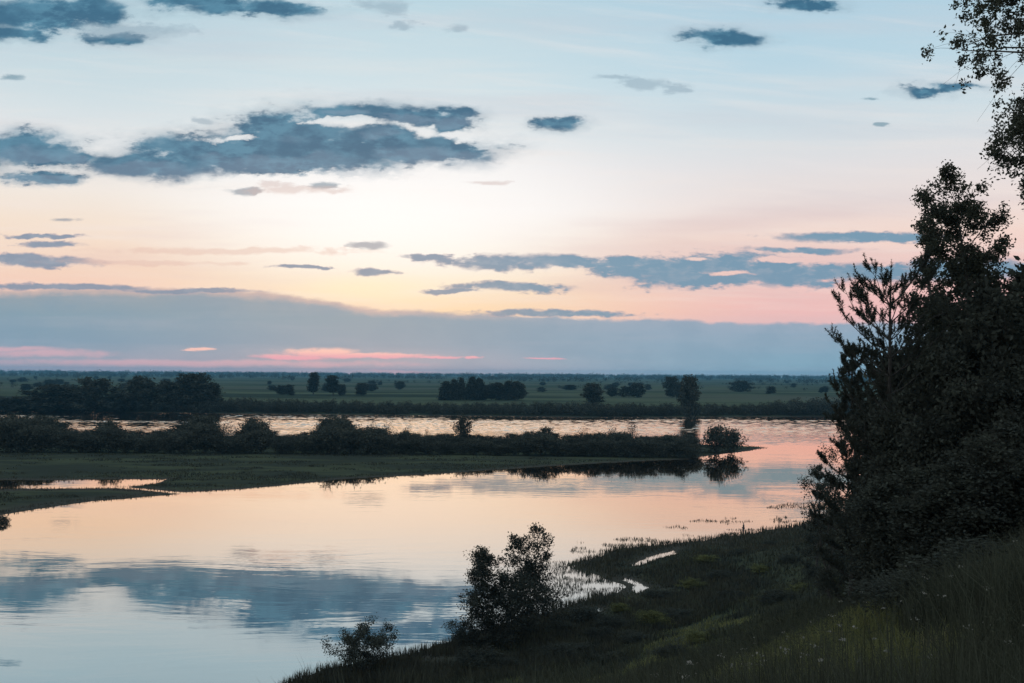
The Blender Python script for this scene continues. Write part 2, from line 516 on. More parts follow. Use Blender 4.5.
def leaf_mat(name, c1, c2, scale=1.5, trans=0.45, c3=None):
    mt, n, out = material(name)
    tcn = n.new('ShaderNodeTexCoord')
    f = n.noise(tcn.outputs['Object'], scale, 3.0)
    c = n.mix(n.smooth(f, 0.35, 0.65), c1 + (1,), c2 + (1,))
    if c3:
        f3 = n.noise(tcn.outputs['Object'], scale * 6, 1.0)
        c = n.mix(n.smooth(f3, 0.6, 0.72), c, c3 + (1,))
    oi = n.new('ShaderNodeObjectInfo')
    hs = n.new('ShaderNodeHueSaturation')
    n.put(hs.inputs['Color'], c)
    at = n.new('ShaderNodeAttribute', attribute_name='tone')
    n.put(hs.inputs['Value'], n.m('MULTIPLY', n.lerp(oi.outputs['Random'], 0, 1, 0.88, 1.12), n.m('ADD', 1.0, at.outputs['Fac'])))
    d = n.new('ShaderNodeBsdfDiffuse')
    tr = n.new('ShaderNodeBsdfTranslucent')
    n.put(d.inputs[0], hs.outputs[0])
    n.put(tr.inputs[0], hs.outputs[0])
    mx = n.new('ShaderNodeMixShader')
    mx.inputs[0].default_value = trans
    mt.node_tree.links.new(d.outputs[0], mx.inputs[1])
    mt.node_tree.links.new(tr.outputs[0], mx.inputs[2])
    mt.node_tree.links.new(mx.outputs[0], out.inputs[0])
    return mt


def plain_mat(name, c1, c2, scale=4.0, rough=0.9):
    mt, n, out = material(name)
    tcn = n.new('ShaderNodeTexCoord')
    f = n.noise(tcn.outputs['Object'], scale, 4.0)
    b = n.new('ShaderNodeBsdfPrincipled')
    n.put(b.inputs['Base Color'], n.mix(n.smooth(f, 0.35, 0.65), c1 + (1,), c2 + (1,)))
    b.inputs['Roughness'].default_value = rough
    mt.node_tree.links.new(b.outputs[0], out.inputs[0])
    return mt


M_leaf = leaf_mat('dark_leaves', (0.045, 0.051, 0.045), (0.053, 0.059, 0.048), 0.8, 0.3)
M_birch = leaf_mat('birch_leaves', (0.055, 0.062, 0.05), (0.07, 0.076, 0.056), 0.8, 0.3)
M_pine = leaf_mat('pine_needles', (0.05, 0.058, 0.05), (0.06, 0.066, 0.055), 1.0, 0.2)
M_willow = leaf_mat('willow_leaves', (0.052, 0.058, 0.05), (0.062, 0.067, 0.054), 0.4, 0.3)
M_lit_grass = leaf_mat('lit_meadow_grass', (0.07, 0.08, 0.045), (0.165, 0.172, 0.072), 0.35, 0.4, (0.15, 0.14, 0.09))  # brighter: light on the slope's shoulder is put into the grass colour
M_shade_weed = leaf_mat('shaded_tall_weeds', (0.042, 0.048, 0.040), (0.062, 0.068, 0.046), 0.2, 0.35)  # darker: shade of the lower slope is put into the weed colour
M_sedge = leaf_mat('shore_sedge', (0.05, 0.052, 0.042), (0.065, 0.065, 0.046), 0.4, 0.25)
M_bark = plain_mat('dark_bark', (0.03, 0.028, 0.026), (0.055, 0.05, 0.045), 6.0)
M_birchbark = plain_mat('birch_bark', (0.05, 0.045, 0.04), (0.20, 0.19, 0.18), 5.0)
M_flower = leaf_mat('pale_flower_heads', (0.20, 0.20, 0.18), (0.32, 0.31, 0.28), 3.0, 0.3)


def ground_material():
    mt, n, out = material('river_land')
    geo = n.new('ShaderNodeNewGeometry')
    pos = geo.outputs['Position']
    s = n.new('ShaderNodeSeparateXYZ')
    n.put(s.inputs[0], pos)
    X, Y, Z = s.outputs
    n1 = n.noise(pos, 0.11, 5.0)
    n2 = n.noise(pos, 1.4, 4.0)
    near = n.mix(n.smooth(n1, 0.42, 0.6), (0.035, 0.040, 0.032, 1), (0.055, 0.064, 0.036, 1))
    near = n.mix(n.m('MULTIPLY', n.smooth(n2, 0.4, 0.7), 0.5), near, (0.06, 0.06, 0.042, 1))
    # meadow strips of the flood plain: broad across the view direction of the river
    st = n.noise(n.comb(n.m('DIVIDE', X, 420.0), n.m('DIVIDE', Y, 95.0)), 1.0, 5.0, 0.6)
    st2 = n.noise(n.comb(n.m('DIVIDE', X, 900.0), n.m('DIVIDE', Y, 260.0), 4.0), 1.0, 3.0, 0.5)
    far = n.mix(n.smooth(st, 0.38, 0.6), (0.034, 0.046, 0.035, 1), (0.08, 0.10, 0.066, 1))
    far = n.mix(n.smooth(st2, 0.5, 0.66), far, (0.08, 0.09, 0.07, 1))
    farbank = n.smooth(Y, 480, 640)
    pen = n.mix(n.smooth(n.noise(n.comb(n.m('DIVIDE', X, 30.0), n.m('DIVIDE', Y, 7.0), 2.0), 1.0, 4.0), 0.42, 0.62), (0.037, 0.044, 0.035, 1), (0.06, 0.071, 0.045, 1))
    low = n.smooth(Z, 3.0, 1.2)
    c = n.mix(low, near, pen)
    c = n.mix(farbank, c, far)
    c = n.mix(n.smooth(Z, 0.30, 0.05), c, (0.060, 0.058, 0.050, 1))          # wet silt at the water's edge
    b = n.new('ShaderNodeBsdfDiffuse')
    n.put(b.inputs[0], c)
    bp = n.new('ShaderNodeBump')
    bp.inputs['Strength'].default_value = 0.6
    bp.inputs['Distance'].default_value = 0.25
    n.put(bp.inputs['Height'], n2)
    n.put(b.inputs['Normal'], bp.outputs[0])
    mt.node_tree.links.new(b.outputs[0], out.inputs[0])
    return mt


def water_material():
    mt, n, out = material('river_water')
    geo = n.new('ShaderNodeNewGeometry')
    pos = geo.outputs['Position']
    s = n.new('ShaderNodeSeparateXYZ')
    n.put(s.inputs[0], pos)
    X, Y, Z = s.outputs
    # small wind ripples with long crests, slow swells, calm and ruffled lanes
    warp = n.noise(pos, 0.03, 2.0, 0.5, color=True)
    pw = n.vm('ADD', pos, n.vm('MULTIPLY', warp, (14.0, 14.0, 0.0)))
    sw = n.new('ShaderNodeSeparateXYZ')
    n.put(sw.inputs[0], pw)
    r1 = n.noise(n.comb(n.m('DIVIDE', sw.outputs[0], 9.0), n.m('DIVIDE', sw.outputs[1], 1.7)), 1.0, 2.0, 0.5)
    r2 = n.noise(n.comb(n.m('DIVIDE', X, 2.2), n.m('DIVIDE', Y, 0.55), 7.0), 1.0, 2.0, 0.5)
    r3 = n.noise(n.comb(n.m('DIVIDE', X, 24.0), n.m('DIVIDE', Y, 7.0), 1.0), 1.0, 2.0, 0.5)
    lanes = n.noise(n.comb(n.m('DIVIDE', X, 60.0), n.m('DIVIDE', Y, 16.0), 2.0), 1.0, 3.0, 0.5)
    ruff = n.smooth(lanes, 0.40, 0.66, 0.45, 1.5)
    farr = n.smooth(Y, 250, 400, 1.0, 3.0)
    h = n.m('MULTIPLY', r1, 0.0085)
    h = n.m('MULTIPLY_ADD', r2, 0.0022, h)
    h = n.m('MULTIPLY', h, n.m('MULTIPLY', ruff, farr))
    h = n.m('MULTIPLY_ADD', r3, 0.010, h)
    bp = n.new('ShaderNodeBump')
    bp.inputs['Strength'].default_value = 1.0
    bp.inputs['Distance'].default_value = 1.0
    n.put(bp.inputs['Height'], h)
    g = n.new('ShaderNodeBsdfGlossy')
    g.inputs['Roughness'].default_value = 0.01
    n.put(g.inputs['Normal'], bp.outputs[0])
    d = n.new('ShaderNodeBsdfDiffuse')
    d.inputs['Color'].default_value = (0.030, 0.055, 0.065, 1)
    fr = n.new('ShaderNodeFresnel')
    fr.inputs['IOR'].default_value = 1.33
    n.put(fr.inputs['Normal'], bp.outputs[0])
    n.put(g.inputs['Color'], n.mix(n.smooth(fr.outputs[0], 0.16, 0.40), (0.86, 0.94, 0.96, 1), (1.0, 0.80, 0.64, 1)))
    mx = n.new('ShaderNodeMixShader')
    n.put(mx.inputs[0], n.lerp(fr.outputs[0], 0.14, 0.50, 0.58, 1.0))
    mt.node_tree.links.new(d.outputs[0], mx.inputs[1])
    mt.node_tree.links.new(g.outputs[0], mx.inputs[2])
    mt.node_tree.links.new(mx.outputs[0], out.inputs[0])
    return mt


# ------------------------------------------------------------------ ground sheet and river
def build_ground():
    r = np.concatenate([np.geomspace(0.8, 50, 150)[:-1], np.geomspace(50, 640, 330)[:-1], np.geomspace(640, 9000, 90)])
    a = np.concatenate([np.radians(np.linspace(-40, 40, 960)), np.radians(np.linspace(40, 320, 150)[1:-1])])
    R, A = np.meshgrid(r, a, indexing='ij')
    X, Y = (R * np.sin(A)).ravel(), (R * np.cos(A)).ravel()
    Z = ground_z(X, Y)
    nr, na = R.shape
    v = np.column_stack([X, Y, Z])
    i = np.arange(nr - 1)[:, None] * na
    j = np.arange(na)[None, :]
    j2 = (j + 1) % na
    q = np.stack([i + j, i + j2, i + na + j2, i + na + j], -1).reshape(-1, 4)[:, ::-1]
    c = len(v)
    v = np.vstack([v, [0, 0, 22.3]])
    jj = np.arange(na)
    tri = np.column_stack([jj, (jj + 1) % na, np.full(na, c)])
    o = mesh_obj('ground', v, [q, tri], ground_material(), smooth=True)
    tag(o, kind='structure')
    o['label'] = 'grassy river bank, low peninsula and wide flood plain'


build_ground()
L = 5300.0
WX0, WX1, WY0, WY1 = -420.0, 420.0, 290.0, 600.0
gxs, gys = np.linspace(WX0, WX1, 760), np.linspace(WY0, WY1, 880)
GX, GY = np.meshgrid(gxs, gys, indexing='xy')
wz = np.zeros_like(GX)
wr = np.random.default_rng(5)
for i in range(18):                                   # short wind waves, crests roughly across the channel
    lam = wr.uniform(1.3, 3.2)
    th = wr.normal() * 0.38
    kx, ky = math.sin(th) * 2 * math.pi / lam, math.cos(th) * 2 * math.pi / lam
    ph = wr.uniform(0, 6.28) + 2.5 * fbm(GX / 25.0, GY / 25.0, 2, 300 + i)
    wz += 0.0036 * lam * np.sin(kx * GX + ky * GY + ph)
lane = np.clip(0.95 + 1.1 * fbm(GX / 90.0, GY / 16.0, 3, 320), 0.35, 1.7)
fade = sstep(WY0 + 5, WY0 + 110, GY) * sstep(WY1, WY1 - 25, GY) * sstep(WX0, WX0 + 40, GX) * sstep(WX1, WX1 - 40, GX)
wz = wz * lane * fade
ny_, nx_ = GX.shape
ii = np.arange(ny_ - 1)[:, None] * nx_ + np.arange(nx_ - 1)[None, :]
wq = np.stack([ii, ii + 1, ii + nx_ + 1, ii + nx_], -1).reshape(-1, 4)
wv = np.column_stack([GX.ravel(), GY.ravel(), wz.ravel()])
rect = [(-L, -L, L, WY0), (-L, WY1, L, L), (-L, WY0, WX0, WY1), (WX1, WY0, L, WY1)]
for (xa, ya, xb, yb) in rect:
    n0 = len(wv)
    wv = np.vstack([wv, [(xa, ya, 0), (xb, ya, 0), (xb, yb, 0), (xa, yb, 0)]])
    wq = np.vstack([wq, [[n0, n0 + 1, n0 + 2, n0 + 3]]])
wat = mesh_obj('river_water', wv, wq, water_material(), smooth=True)
tag(wat, kind='structure')
wat['label'] = 'calm river mirroring the sunset clouds'

# haze: one closed box of thin evening air
hz, n_, out_ = material('evening_haze')
pv = n_.new('ShaderNodeVolumePrincipled')
pv.inputs['Color'].default_value = (0.22, 0.66, 1.0, 1)
pv.inputs['Density'].default_value = 0.000085
pv.inputs['Anisotropy'].default_value = 0.0
hz.node_tree.links.new(pv.outputs[0], out_.inputs['Volume'])
B, z0, z1 = 9400.0, -8.0, 56.0
hv = np.array([(x, y, z) for z in (z0, z1) for x, y in ((-B, -B), (B, -B), (B, B), (-B, B))])
hf = np.array([[3, 2, 1, 0], [4, 5, 6, 7], [0, 1, 5, 4], [1, 2, 6, 5], [2, 3, 7, 6], [3, 0, 4, 7]])
hzo = mesh_obj('haze', hv, hf, hz)
tag(hzo, kind='stuff')
hzo['label'] = 'thin blue evening haze over the river plain'
#@@PLANTS@@


# ------------------------------------------------------------------ plant builders
def tube(pts, rad, sides=5):
    pts = np.asarray(pts, float)
    n = len(pts)
    d = np.gradient(pts, axis=0)
    d /= np.linalg.norm(d, axis=1, keepdims=True) + 1e-9
    ref = np.where(np.abs(d[:, 2:3]) > 0.9, [[1.0, 0, 0]], [[0, 0, 1.0]])
    u = np.cross(d, ref)
    u /= np.linalg.norm(u, axis=1, keepdims=True) + 1e-9
    v = np.cross(d, u)
    a = np.linspace(0, 2 * np.pi, sides, endpoint=False)
    rad = np.asarray(rad, float)[:, None, None]
    V = pts[:, None, :] + rad * (u[:, None, :] * np.cos(a)[None, :, None] + v[:, None, :] * np.sin(a)[None, :, None])
    i = np.arange(n - 1)[:, None] * sides
    j = np.arange(sides)[None, :]
    j2 = (j + 1) % sides
    Q = np.stack([i + j, i + j2, i + sides + j2, i + sides + j], -1).reshape(-1, 4)
    return V.reshape(-1, 3), Q


class Wood:
    def __init__(self):
        self.v, self.f, self.n = [], [], 0

    def add(self, pts, rad, sides=5):
        v, q = tube(pts, rad, sides)
        self.v.append(v)
        self.f.append(q + self.n)
        self.n += len(v)

    def build(self, name, mat, parent=None):
        return mesh_obj(name, np.vstack(self.v), np.vstack(self.f), mat, parent, smooth=True)


def unit(v):
    return v / (np.linalg.norm(v, axis=-1, keepdims=True) + 1e-9)


def leaves(rng, centers, size, aspect=0.55, hang=0.0):
    """rhombic leaf blades, one per centre, freely turned"""
    n = len(centers)
    d = rng.normal(size=(n, 3))
    d[:, 2] -= hang
    d = unit(d)
    wv = unit(np.cross(d, rng.normal(size=(n, 3))))
    s = (size * rng.uniform(0.65, 1.3, n))[:, None]
    V = np.stack([centers - d * s * 0.5, centers + wv * s * aspect * 0.5, centers + d * s * 0.5, centers - wv * s * aspect * 0.5], 1).reshape(-1, 3)
    return V, np.arange(n * 4).reshape(-1, 4)


def skeleton(rng, h, radius, c0=0.2, nl=34, stems=1, lean=0.05, rise=0.7, droop=0.0, ntw=7, r0=None, twig=0.38, spread=0.0):
    """trunk(s), limbs and twigs; radius(f) is the crown radius at height fraction f.  Returns wood and twig points."""
    wd = Wood()
    pts = []
    r0 = r0 or 0.011 * h + 0.02
    for k in range(stems):
        hh = h * (1 if k == 0 else rng.uniform(0.62, 0.95))
        a = rng.uniform(0, 6.28)
        top = np.array([math.cos(a), math.sin(a), 0]) * (lean * h if k == 0 else spread * h * rng.uniform(0.5, 1.0))
        t = np.linspace(0, 1, 9)
        ax = top[None, :] * (t ** 0.8)[:, None] + np.array([0, 0, hh])[None, :] * t[:, None]
        ax[1:-1, :2] += rng.normal(size=(7, 2)) * 0.012 * h
        rk = r0 * (1 if stems == 1 else 0.6)
        wd.add(ax, rk * (1 - 0.9 * t) + 0.008, 7)
        nk = nl if stems == 1 else max(6, nl // stems)
        for i in range(nk):
            f = c0 + (0.985 - c0) * ((i + rng.uniform(0, 1)) / nk)
            p0 = np.array([np.interp(f, t, ax[:, c]) for c in range(3)])
            ln = radius(f) * rng.uniform(0.65, 1.15) + 0.04 * h * 0.3
            az = i * 2.39996 + rng.uniform(-0.5, 0.5) + k
            el = rise * rng.uniform(0.6, 1.3) + 0.5 * max(0, f - 0.75) * 3
            out = np.array([math.cos(az) * math.cos(el), math.sin(az) * math.cos(el), math.sin(el)])
            tt = np.linspace(0, 1, 5)
            limb = p0 + out * ln * tt[:, None] + np.array([0, 0, -droop * ln])[None, :] * (tt ** 2)[:, None] + rng.normal(size=(5, 3)) * 0.035 * ln * tt[:, None]
            rl = max(0.010, rk * 0.30 * (1 - 0.75 * f))
            wd.add(limb, rl * (1 - 0.85 * tt) + 0.004, 4)
            for q in range(ntw):
                u = rng.uniform(0.25, 1.0)
                b = np.array([np.interp(u, tt, limb[:, c]) for c in range(3)])
                dv = unit(out * 0.8 + rng.normal(size=3) * 0.75 + np.array([0, 0, 0.25 - droop * 1.2]))
                tl = twig * ln * rng.uniform(0.5, 1.2) * (1.1 - 0.4 * u)
                tw = b + dv * tl * np.linspace(0, 1, 4)[:, None] + np.array([0, 0, -droop * tl * 0.7])[None, :] * (np.linspace(0, 1, 4) ** 2)[:, None]
                wd.add(tw, [0.006 + 0.1 * rl, 0.004 + 0.06 * rl, 0.004, 0.003], 3)
                pts.append(tw[1:])
            pts.append(limb[3:])
    return wd, np.vstack(pts)


def clothe(rng, pts, n, size, sig, hang=0.0, keep=1.0, aspect=0.55):
    """leaves in clumps round the twig points; a share of the twigs stays thin so gaps remain"""
    if keep < 1:
        pts = pts[rng.uniform(size=len(pts)) < keep]
    wgt = rng.uniform(0.35, 1.0, len(pts)) ** 1.3
    idx = rng.choice(len(pts), n, p=wgt / wgt.sum())
    c = pts[idx] + rng.normal(size=(n, 3)) * sig
    if hang:
        c[:, 2] -= np.abs(rng.normal(size=n)) * hang
    return leaves(rng, c, size, aspect)


def broad_tree(name, seed, h, radius, n, size, sig, mat, bark, label=None, cat=None, group=None, loc=(0, 0, 0), rz=0, keep=0.9, hang=0.0, **kw):
    rng = np.random.default_rng(seed)
    wd, pts = skeleton(rng, h, radius, **kw)
    root = empty(name, label, cat, loc, rz, group)
    V, Q = clothe(rng, pts, n, size, sig, hang, keep)
    V[:, 2] = np.maximum(V[:, 2], 0.05)
    k = h / np.percentile(V[:, 2], 99.9)
    V[:, 2] *= k
    for a in wd.v:
        a[:, 2] *= k
    root['spread'] = float(np.percentile(np.abs(V[:, :2]), 94) * 2)
    wd.build('trunk', bark, root)
    mesh_obj('crown', V, Q, mat, root, tone=4)
    return root


def pine_tree(name, seed, h, base_r, c0=0.12, whorls=16, label=None, cat='pine', group=None, loc=(0, 0, 0), rz=0, needle=0.085, nw=0.016, shoot=0.30, per=22, sub=6, flat=1.25, top_el=1.0, topf=0.97):
    rng = np.random.default_rng(seed)
    wd = Wood()
    t = np.linspace(0, 1, 9)
    ax = np.zeros((9, 3))
    ax[:, 2] = h * t
    ax[1:, :2] += np.cumsum(rng.normal(size=(8, 2)) * 0.006 * h, axis=0)
    wd.add(ax, (0.011 * h + 0.02) * (1 - 0.93 * t) + 0.01, 7)
    S, D, LN = [], [], []

    def add_shoot(p, d, ln):
        S.append(p); D.append(d); LN.append(ln)
    for i in range(whorls):
        f = c0 + (topf - c0) * (i / (whorls - 1)) ** 0.9
        nb = rng.integers(4, 7)
        R = base_r * (1 - ((f - c0) / (1.02 - c0)) ** flat) + 0.05 * base_r
        for b in range(nb):
            az = b * 6.283 / nb + i * 0.9 + rng.uniform(-0.35, 0.35)
            el = np.interp(f, [0, 0.5, 1], [0.05, 0.4, top_el]) + rng.uniform(-0.15, 0.2)
            ln = R * rng.uniform(0.6, 1.12)
            p0 = np.array([np.interp(f, t, ax[:, c]) for c in range(3)])
            out = np.array([math.cos(az) * math.cos(el), math.sin(az) * math.cos(el), math.sin(el)])
            tt = np.linspace(0, 1, 5)
            br = p0 + out * ln * tt[:, None] + np.array([0, 0, 0.34 * ln])[None, :] * (tt ** 2)[:, None] + rng.normal(size=(5, 3)) * 0.045 * ln * tt[:, None]
            wd.add(br, (0.0032 * h * (1 - 0.6 * f)) * (1 - 0.8 * tt) + 0.004, 4)
            tip = unit(br[-1] - br[-2] + np.array([0, 0, 0.5 * np.linalg.norm(br[-1] - br[-2])]))
            add_shoot(br[-1], tip, shoot * 1.2)
            for q in range(int(sub * (0.6 + 0.6 * ln / base_r))):
                u = rng.uniform(0.3, 1.0)
                p = np.array([np.interp(u, tt, br[:, c]) for c in range(3)])
                side = unit(np.cross(out, [0, 0, 1]))[None, :][0] * rng.choice([-1, 1])
                dv = unit(out * 0.7 + side * rng.uniform(0.4, 1.0) + np.array([0, 0, rng.uniform(0.1, 0.6)]))
                tl = ln * 0.30 * rng.uniform(0.4, 1.1) * (1.25 - 0.6 * u)
                e = p + dv * tl
                wd.add(np.array([p, (p + e) / 2 + [0, 0, -0.02 * tl], e]), [0.010, 0.007, 0.005], 3)
                for z in range(rng.integers(2, 4)):
                    add_shoot(e if z == 0 else p + dv * tl * rng.uniform(0.35, 0.9), unit(dv * 0.5 + np.array([0, 0, 0.75]) + rng.normal(size=3) * 0.28), shoot * rng.uniform(0.7, 1.2))
    add_shoot(ax[-1], np.array([0, 0, 1.0]), shoot * 1.2)
    S, D, LN = np.array(S), np.array(D), np.array(LN)
    m = len(S)
    k = per
    u = rng.uniform(0, 1, (m, k))
    base = S[:, None, :] + D[:, None, :] * (u * LN[:, None])[:, :, None]
    nd = unit(rng.normal(size=(m, k, 3)) * 0.75 + D[:, None, :] * 0.75)
    ln = needle * rng.uniform(0.7, 1.25, (m, k)) * (1.15 - 0.5 * u)
    wv = unit(np.cross(nd, rng.normal(size=(m, k, 3)))) * nw
    V = np.stack([base - wv * 0.5, base + wv * 0.5, base + nd * ln[:, :, None]], 2).reshape(-1, 3)
    root = empty(name, label, cat, loc, rz, group)
    wd.build('trunk', M_bark, root)
    mesh_obj('crown', V, np.arange(len(V)).reshape(-1, 3), M_pine, root)
    return root


def ground_at(px, D):
    """ground point at distance D under photo column px"""
    x = (px - W / 2) / F * D
    return (x, D, float(ground_z(np.array([x]), np.array([D]))[0]))


def top_height(px, py_top, loc):
    """how tall a thing at loc must be for its top to show at row py_top"""
    x, y = unroll(px, py_top)
    return EYE - (y - HOR) / F * loc[1] - loc[2]


# crown outlines: radius at height fraction (for trees of unit height)
def oval(r, c0=0.15, mid=0.5):
    return lambda f: r * math.sqrt(max(0.02, 1 - abs((f - mid) / (max(mid - c0, 1 - mid) + 0.06)) ** 2.2))


def cone_(r, c0=0.1):
    return lambda f: r * (1.05 - (f - c0) / (1 - c0)) ** 0.8


# ------------------------------------------------------------------ trees of the slope on the right
rp = np.random.default_rng(4)
loc = ground_at(1110, 23.0)
h = 21.0
broad_tree('birch_tree', 11, h, oval(2.75, 0.42, 0.68), 76000, 0.10, 0.085, M_birch, M_birchbark,
           'tallest birch on the slope, its leafy sprays reaching past the top of the picture', 'birch', loc=loc, rz=0.6,
           c0=0.42, nl=74, rise=0.5, droop=0.3, ntw=10, hang=0.10, keep=0.5, twig=0.5)
loc = ground_at(978, 33.0)
h = top_height(960, 170, loc)
broad_tree('aspen_tree', 12, h, oval(2.15, 0.2, 0.72), 42000, 0.125, 0.12, M_birch, M_bark,
           'round-topped leafy aspen rising behind the open-branched pine, below the tall birch', 'aspen', loc=loc, rz=1.0,
           c0=0.2, nl=52, rise=0.75, droop=0.15, ntw=9, hang=0.05, keep=0.6)
loc = ground_at(934, 36.0)
h = top_height(932, 204, loc)
broad_tree('birch_tree', 13, h, oval(1.0, 0.3, 0.66), 12000, 0.12, 0.12, M_birch, M_birchbark,
           'slender young birch with a small pointed top between the pine and the aspen', 'birch', loc=loc, rz=2.2,
           c0=0.3, nl=36, rise=0.8, droop=0.15, ntw=6, keep=0.8)
loc = ground_at(897, 30.0)
h = top_height(898, 262, loc)
pine_tree('pine_tree', 21, h * 0.97, 1.95, c0=0.08, whorls=15, label='young pine with upswept tufted branches standing out against the pink sky', loc=loc, rz=0.4,
          needle=0.125, nw=0.026, shoot=0.36, per=46, sub=7, flat=9.0, top_el=0.62, topf=0.90)
loc = ground_at(851, 41.0)
h = top_height(848, 343, loc)
pine_tree('pine_tree', 22, h * 0.97, 1.75, c0=0.05, whorls=14, label='low dense pine at the water side of the tree group, below the tufted pine', loc=loc, rz=1.4,
          needle=0.15, nw=0.04, shoot=0.32, per=34, sub=9, flat=3.0)
loc = ground_at(818, 96.0)
h = top_height(815, 468, loc)
pine_tree('pine_tree', 23, h, 1.9, c0=0.03, whorls=10, label='small feathery pine at the foot of the trees, nearest the river', loc=loc, rz=0.2,
          needle=0.2, nw=0.05, shoot=0.42, per=26, sub=8, flat=1.6)
loc = ground_at(834, 62.0)
h = top_height(836, 420, loc)
broad_tree('hazel_bush', 14, h, oval(2.1, 0.0, 0.5), 19000, 0.13, 0.2, M_leaf, M_bark,
           'loose leafy bush with bright gaps, between the feathery pine and the dense pine', 'bush', loc=loc, stems=4, spread=0.2, c0=0.0, nl=44, rise=0.8, ntw=6, keep=0.8)
# dark leafy thicket between and behind those trees
fill = [(918, 27.5, 392, 61), (955, 25.5, 352, 62), (990, 27.0, 290, 63), (1024, 24.5, 352, 64), (938, 37, 300, 61), (985, 36.5, 262, 62), (1030, 31, 262, 63),
        (915, 38.5, 372, 64), (1075, 27, 320, 61), (1110, 33, 300, 62), (915, 44, 350, 63), (960, 43, 330, 64), (893, 34, 430, 62), (1005, 20.5, 425, 61), (905, 24.5, 470, 64), (950, 21, 462, 63)]
protos = {}
flab = ['dark leafy bush crowded into the shaded thicket under the birch and pines'] * len(fill)
for (px, D, top, sd), lb in zip(fill, flab):
    loc = ground_at(px, D)
    hh = top_height(px, top, loc)
    if sd not in protos:
        protos[sd] = broad_tree('thicket_bush', sd, 8.0, oval(2.0, 0.02, 0.45), 34000, 0.20, 0.24, M_leaf, M_bark, lb, 'bush', 'bushes of the shaded thicket',
                                stems=4, spread=0.16, c0=0.03, nl=56, rise=0.55, ntw=8, keep=0.95)
        o = protos[sd]
    else:
        o = copy_tree(protos[sd])
    o.location = loc
    o.rotation_euler = (0, 0, px * 0.7)
    s = hh / 8.0
    o.scale = (max(0.62, s * 0.9), max(0.62, s * 0.9), s)

# ------------------------------------------------------------------ small trees on the shore in the middle
def shore_tree(px, py, back, seed, top, rad, n, label, rz, **kw):
    x, y = P(px, py)
    y -= back
    loc = (x, y, float(ground_z(np.array([x]), np.array([y]))[0]))
    h = top_height(px, top, loc)
    broad_tree('alder_tree', seed, h, rad, n, 0.2, 0.2, M_leaf, M_bark, label, 'alder', loc=loc, rz=rz, **kw)


shore_tree(531, 626, 3.5, 31, 525, lambda f: 4.3 * max(0.03, 1.03 - f) ** 0.7, 14500, 'young tree with a ragged open crown by the water, tallest of the group of three', 0.3,
           c0=0.0, nl=84, rise=0.8, ntw=7, keep=0.55, r0=0.11, stems=3, spread=0.16)
shore_tree(486, 640, 3.0, 32, 548, oval(2.6, 0.0, 0.28), 12500, 'narrower pointed young tree by the water, nearest the low spreading bush', 1.3,
           c0=0.0, nl=56, rise=0.85, ntw=7, keep=0.6, r0=0.08)
shore_tree(512, 634, 4.5, 35, 572, oval(3.4, 0.0, 0.30), 9500, 'low bushy tree filling the middle between the two taller ones by the water', 2.1,
           c0=0.0, nl=60, rise=0.7, ntw=7, keep=0.65, r0=0.07, stems=3, spread=0.3)
loc = P(362, 674); loc = (loc[0], loc[1] - 0.5, float(ground_z(np.array([loc[0]]), np.array([loc[1] - 0.5]))[0]))
h = top_height(369, 625, loc)
broad_tree('willow_bush', 33, h, oval(2.6, 0.0, 0.40), 10500, 0.17, 0.2, M_leaf, M_bark,
           'low spreading bush with separate upright sprays at the edge of the dark bank', 'bush', loc=loc, rz=0.0,
           stems=6, spread=0.8, c0=0.1, nl=44, rise=0.9, ntw=5, keep=0.85)
loc = P(462, 646); loc = (loc[0], loc[1] - 1, float(ground_z(np.array([loc[0]]), np.array([loc[1] - 1]))[0]))
broad_tree('willow_bush', 34, 2.6, oval(1.7, 0.0, 0.4), 3600, 0.15, 0.2, M_leaf, M_bark,
           'small bush at the left foot of the young trees', 'bush', loc=loc, stems=4, spread=0.4, c0=0.1, nl=24, rise=0.9, ntw=5)

# ------------------------------------------------------------------ willow thicket on the peninsula
BR = np.random.default_rng(77)


def bush_proto(seed, n=2300, leaf=0.52, mat=M_willow, lab='', cat='bush', group=None, name='willow_bush'):
    return broad_tree(name, seed, 6.0, oval(3.1, 0.0, 0.36), n, leaf, 0.5, mat, M_bark, lab, cat, group,
                      stems=4, spread=0.3, c0=0.0, nl=36, rise=0.7, ntw=5, keep=0.95, r0=0.10)


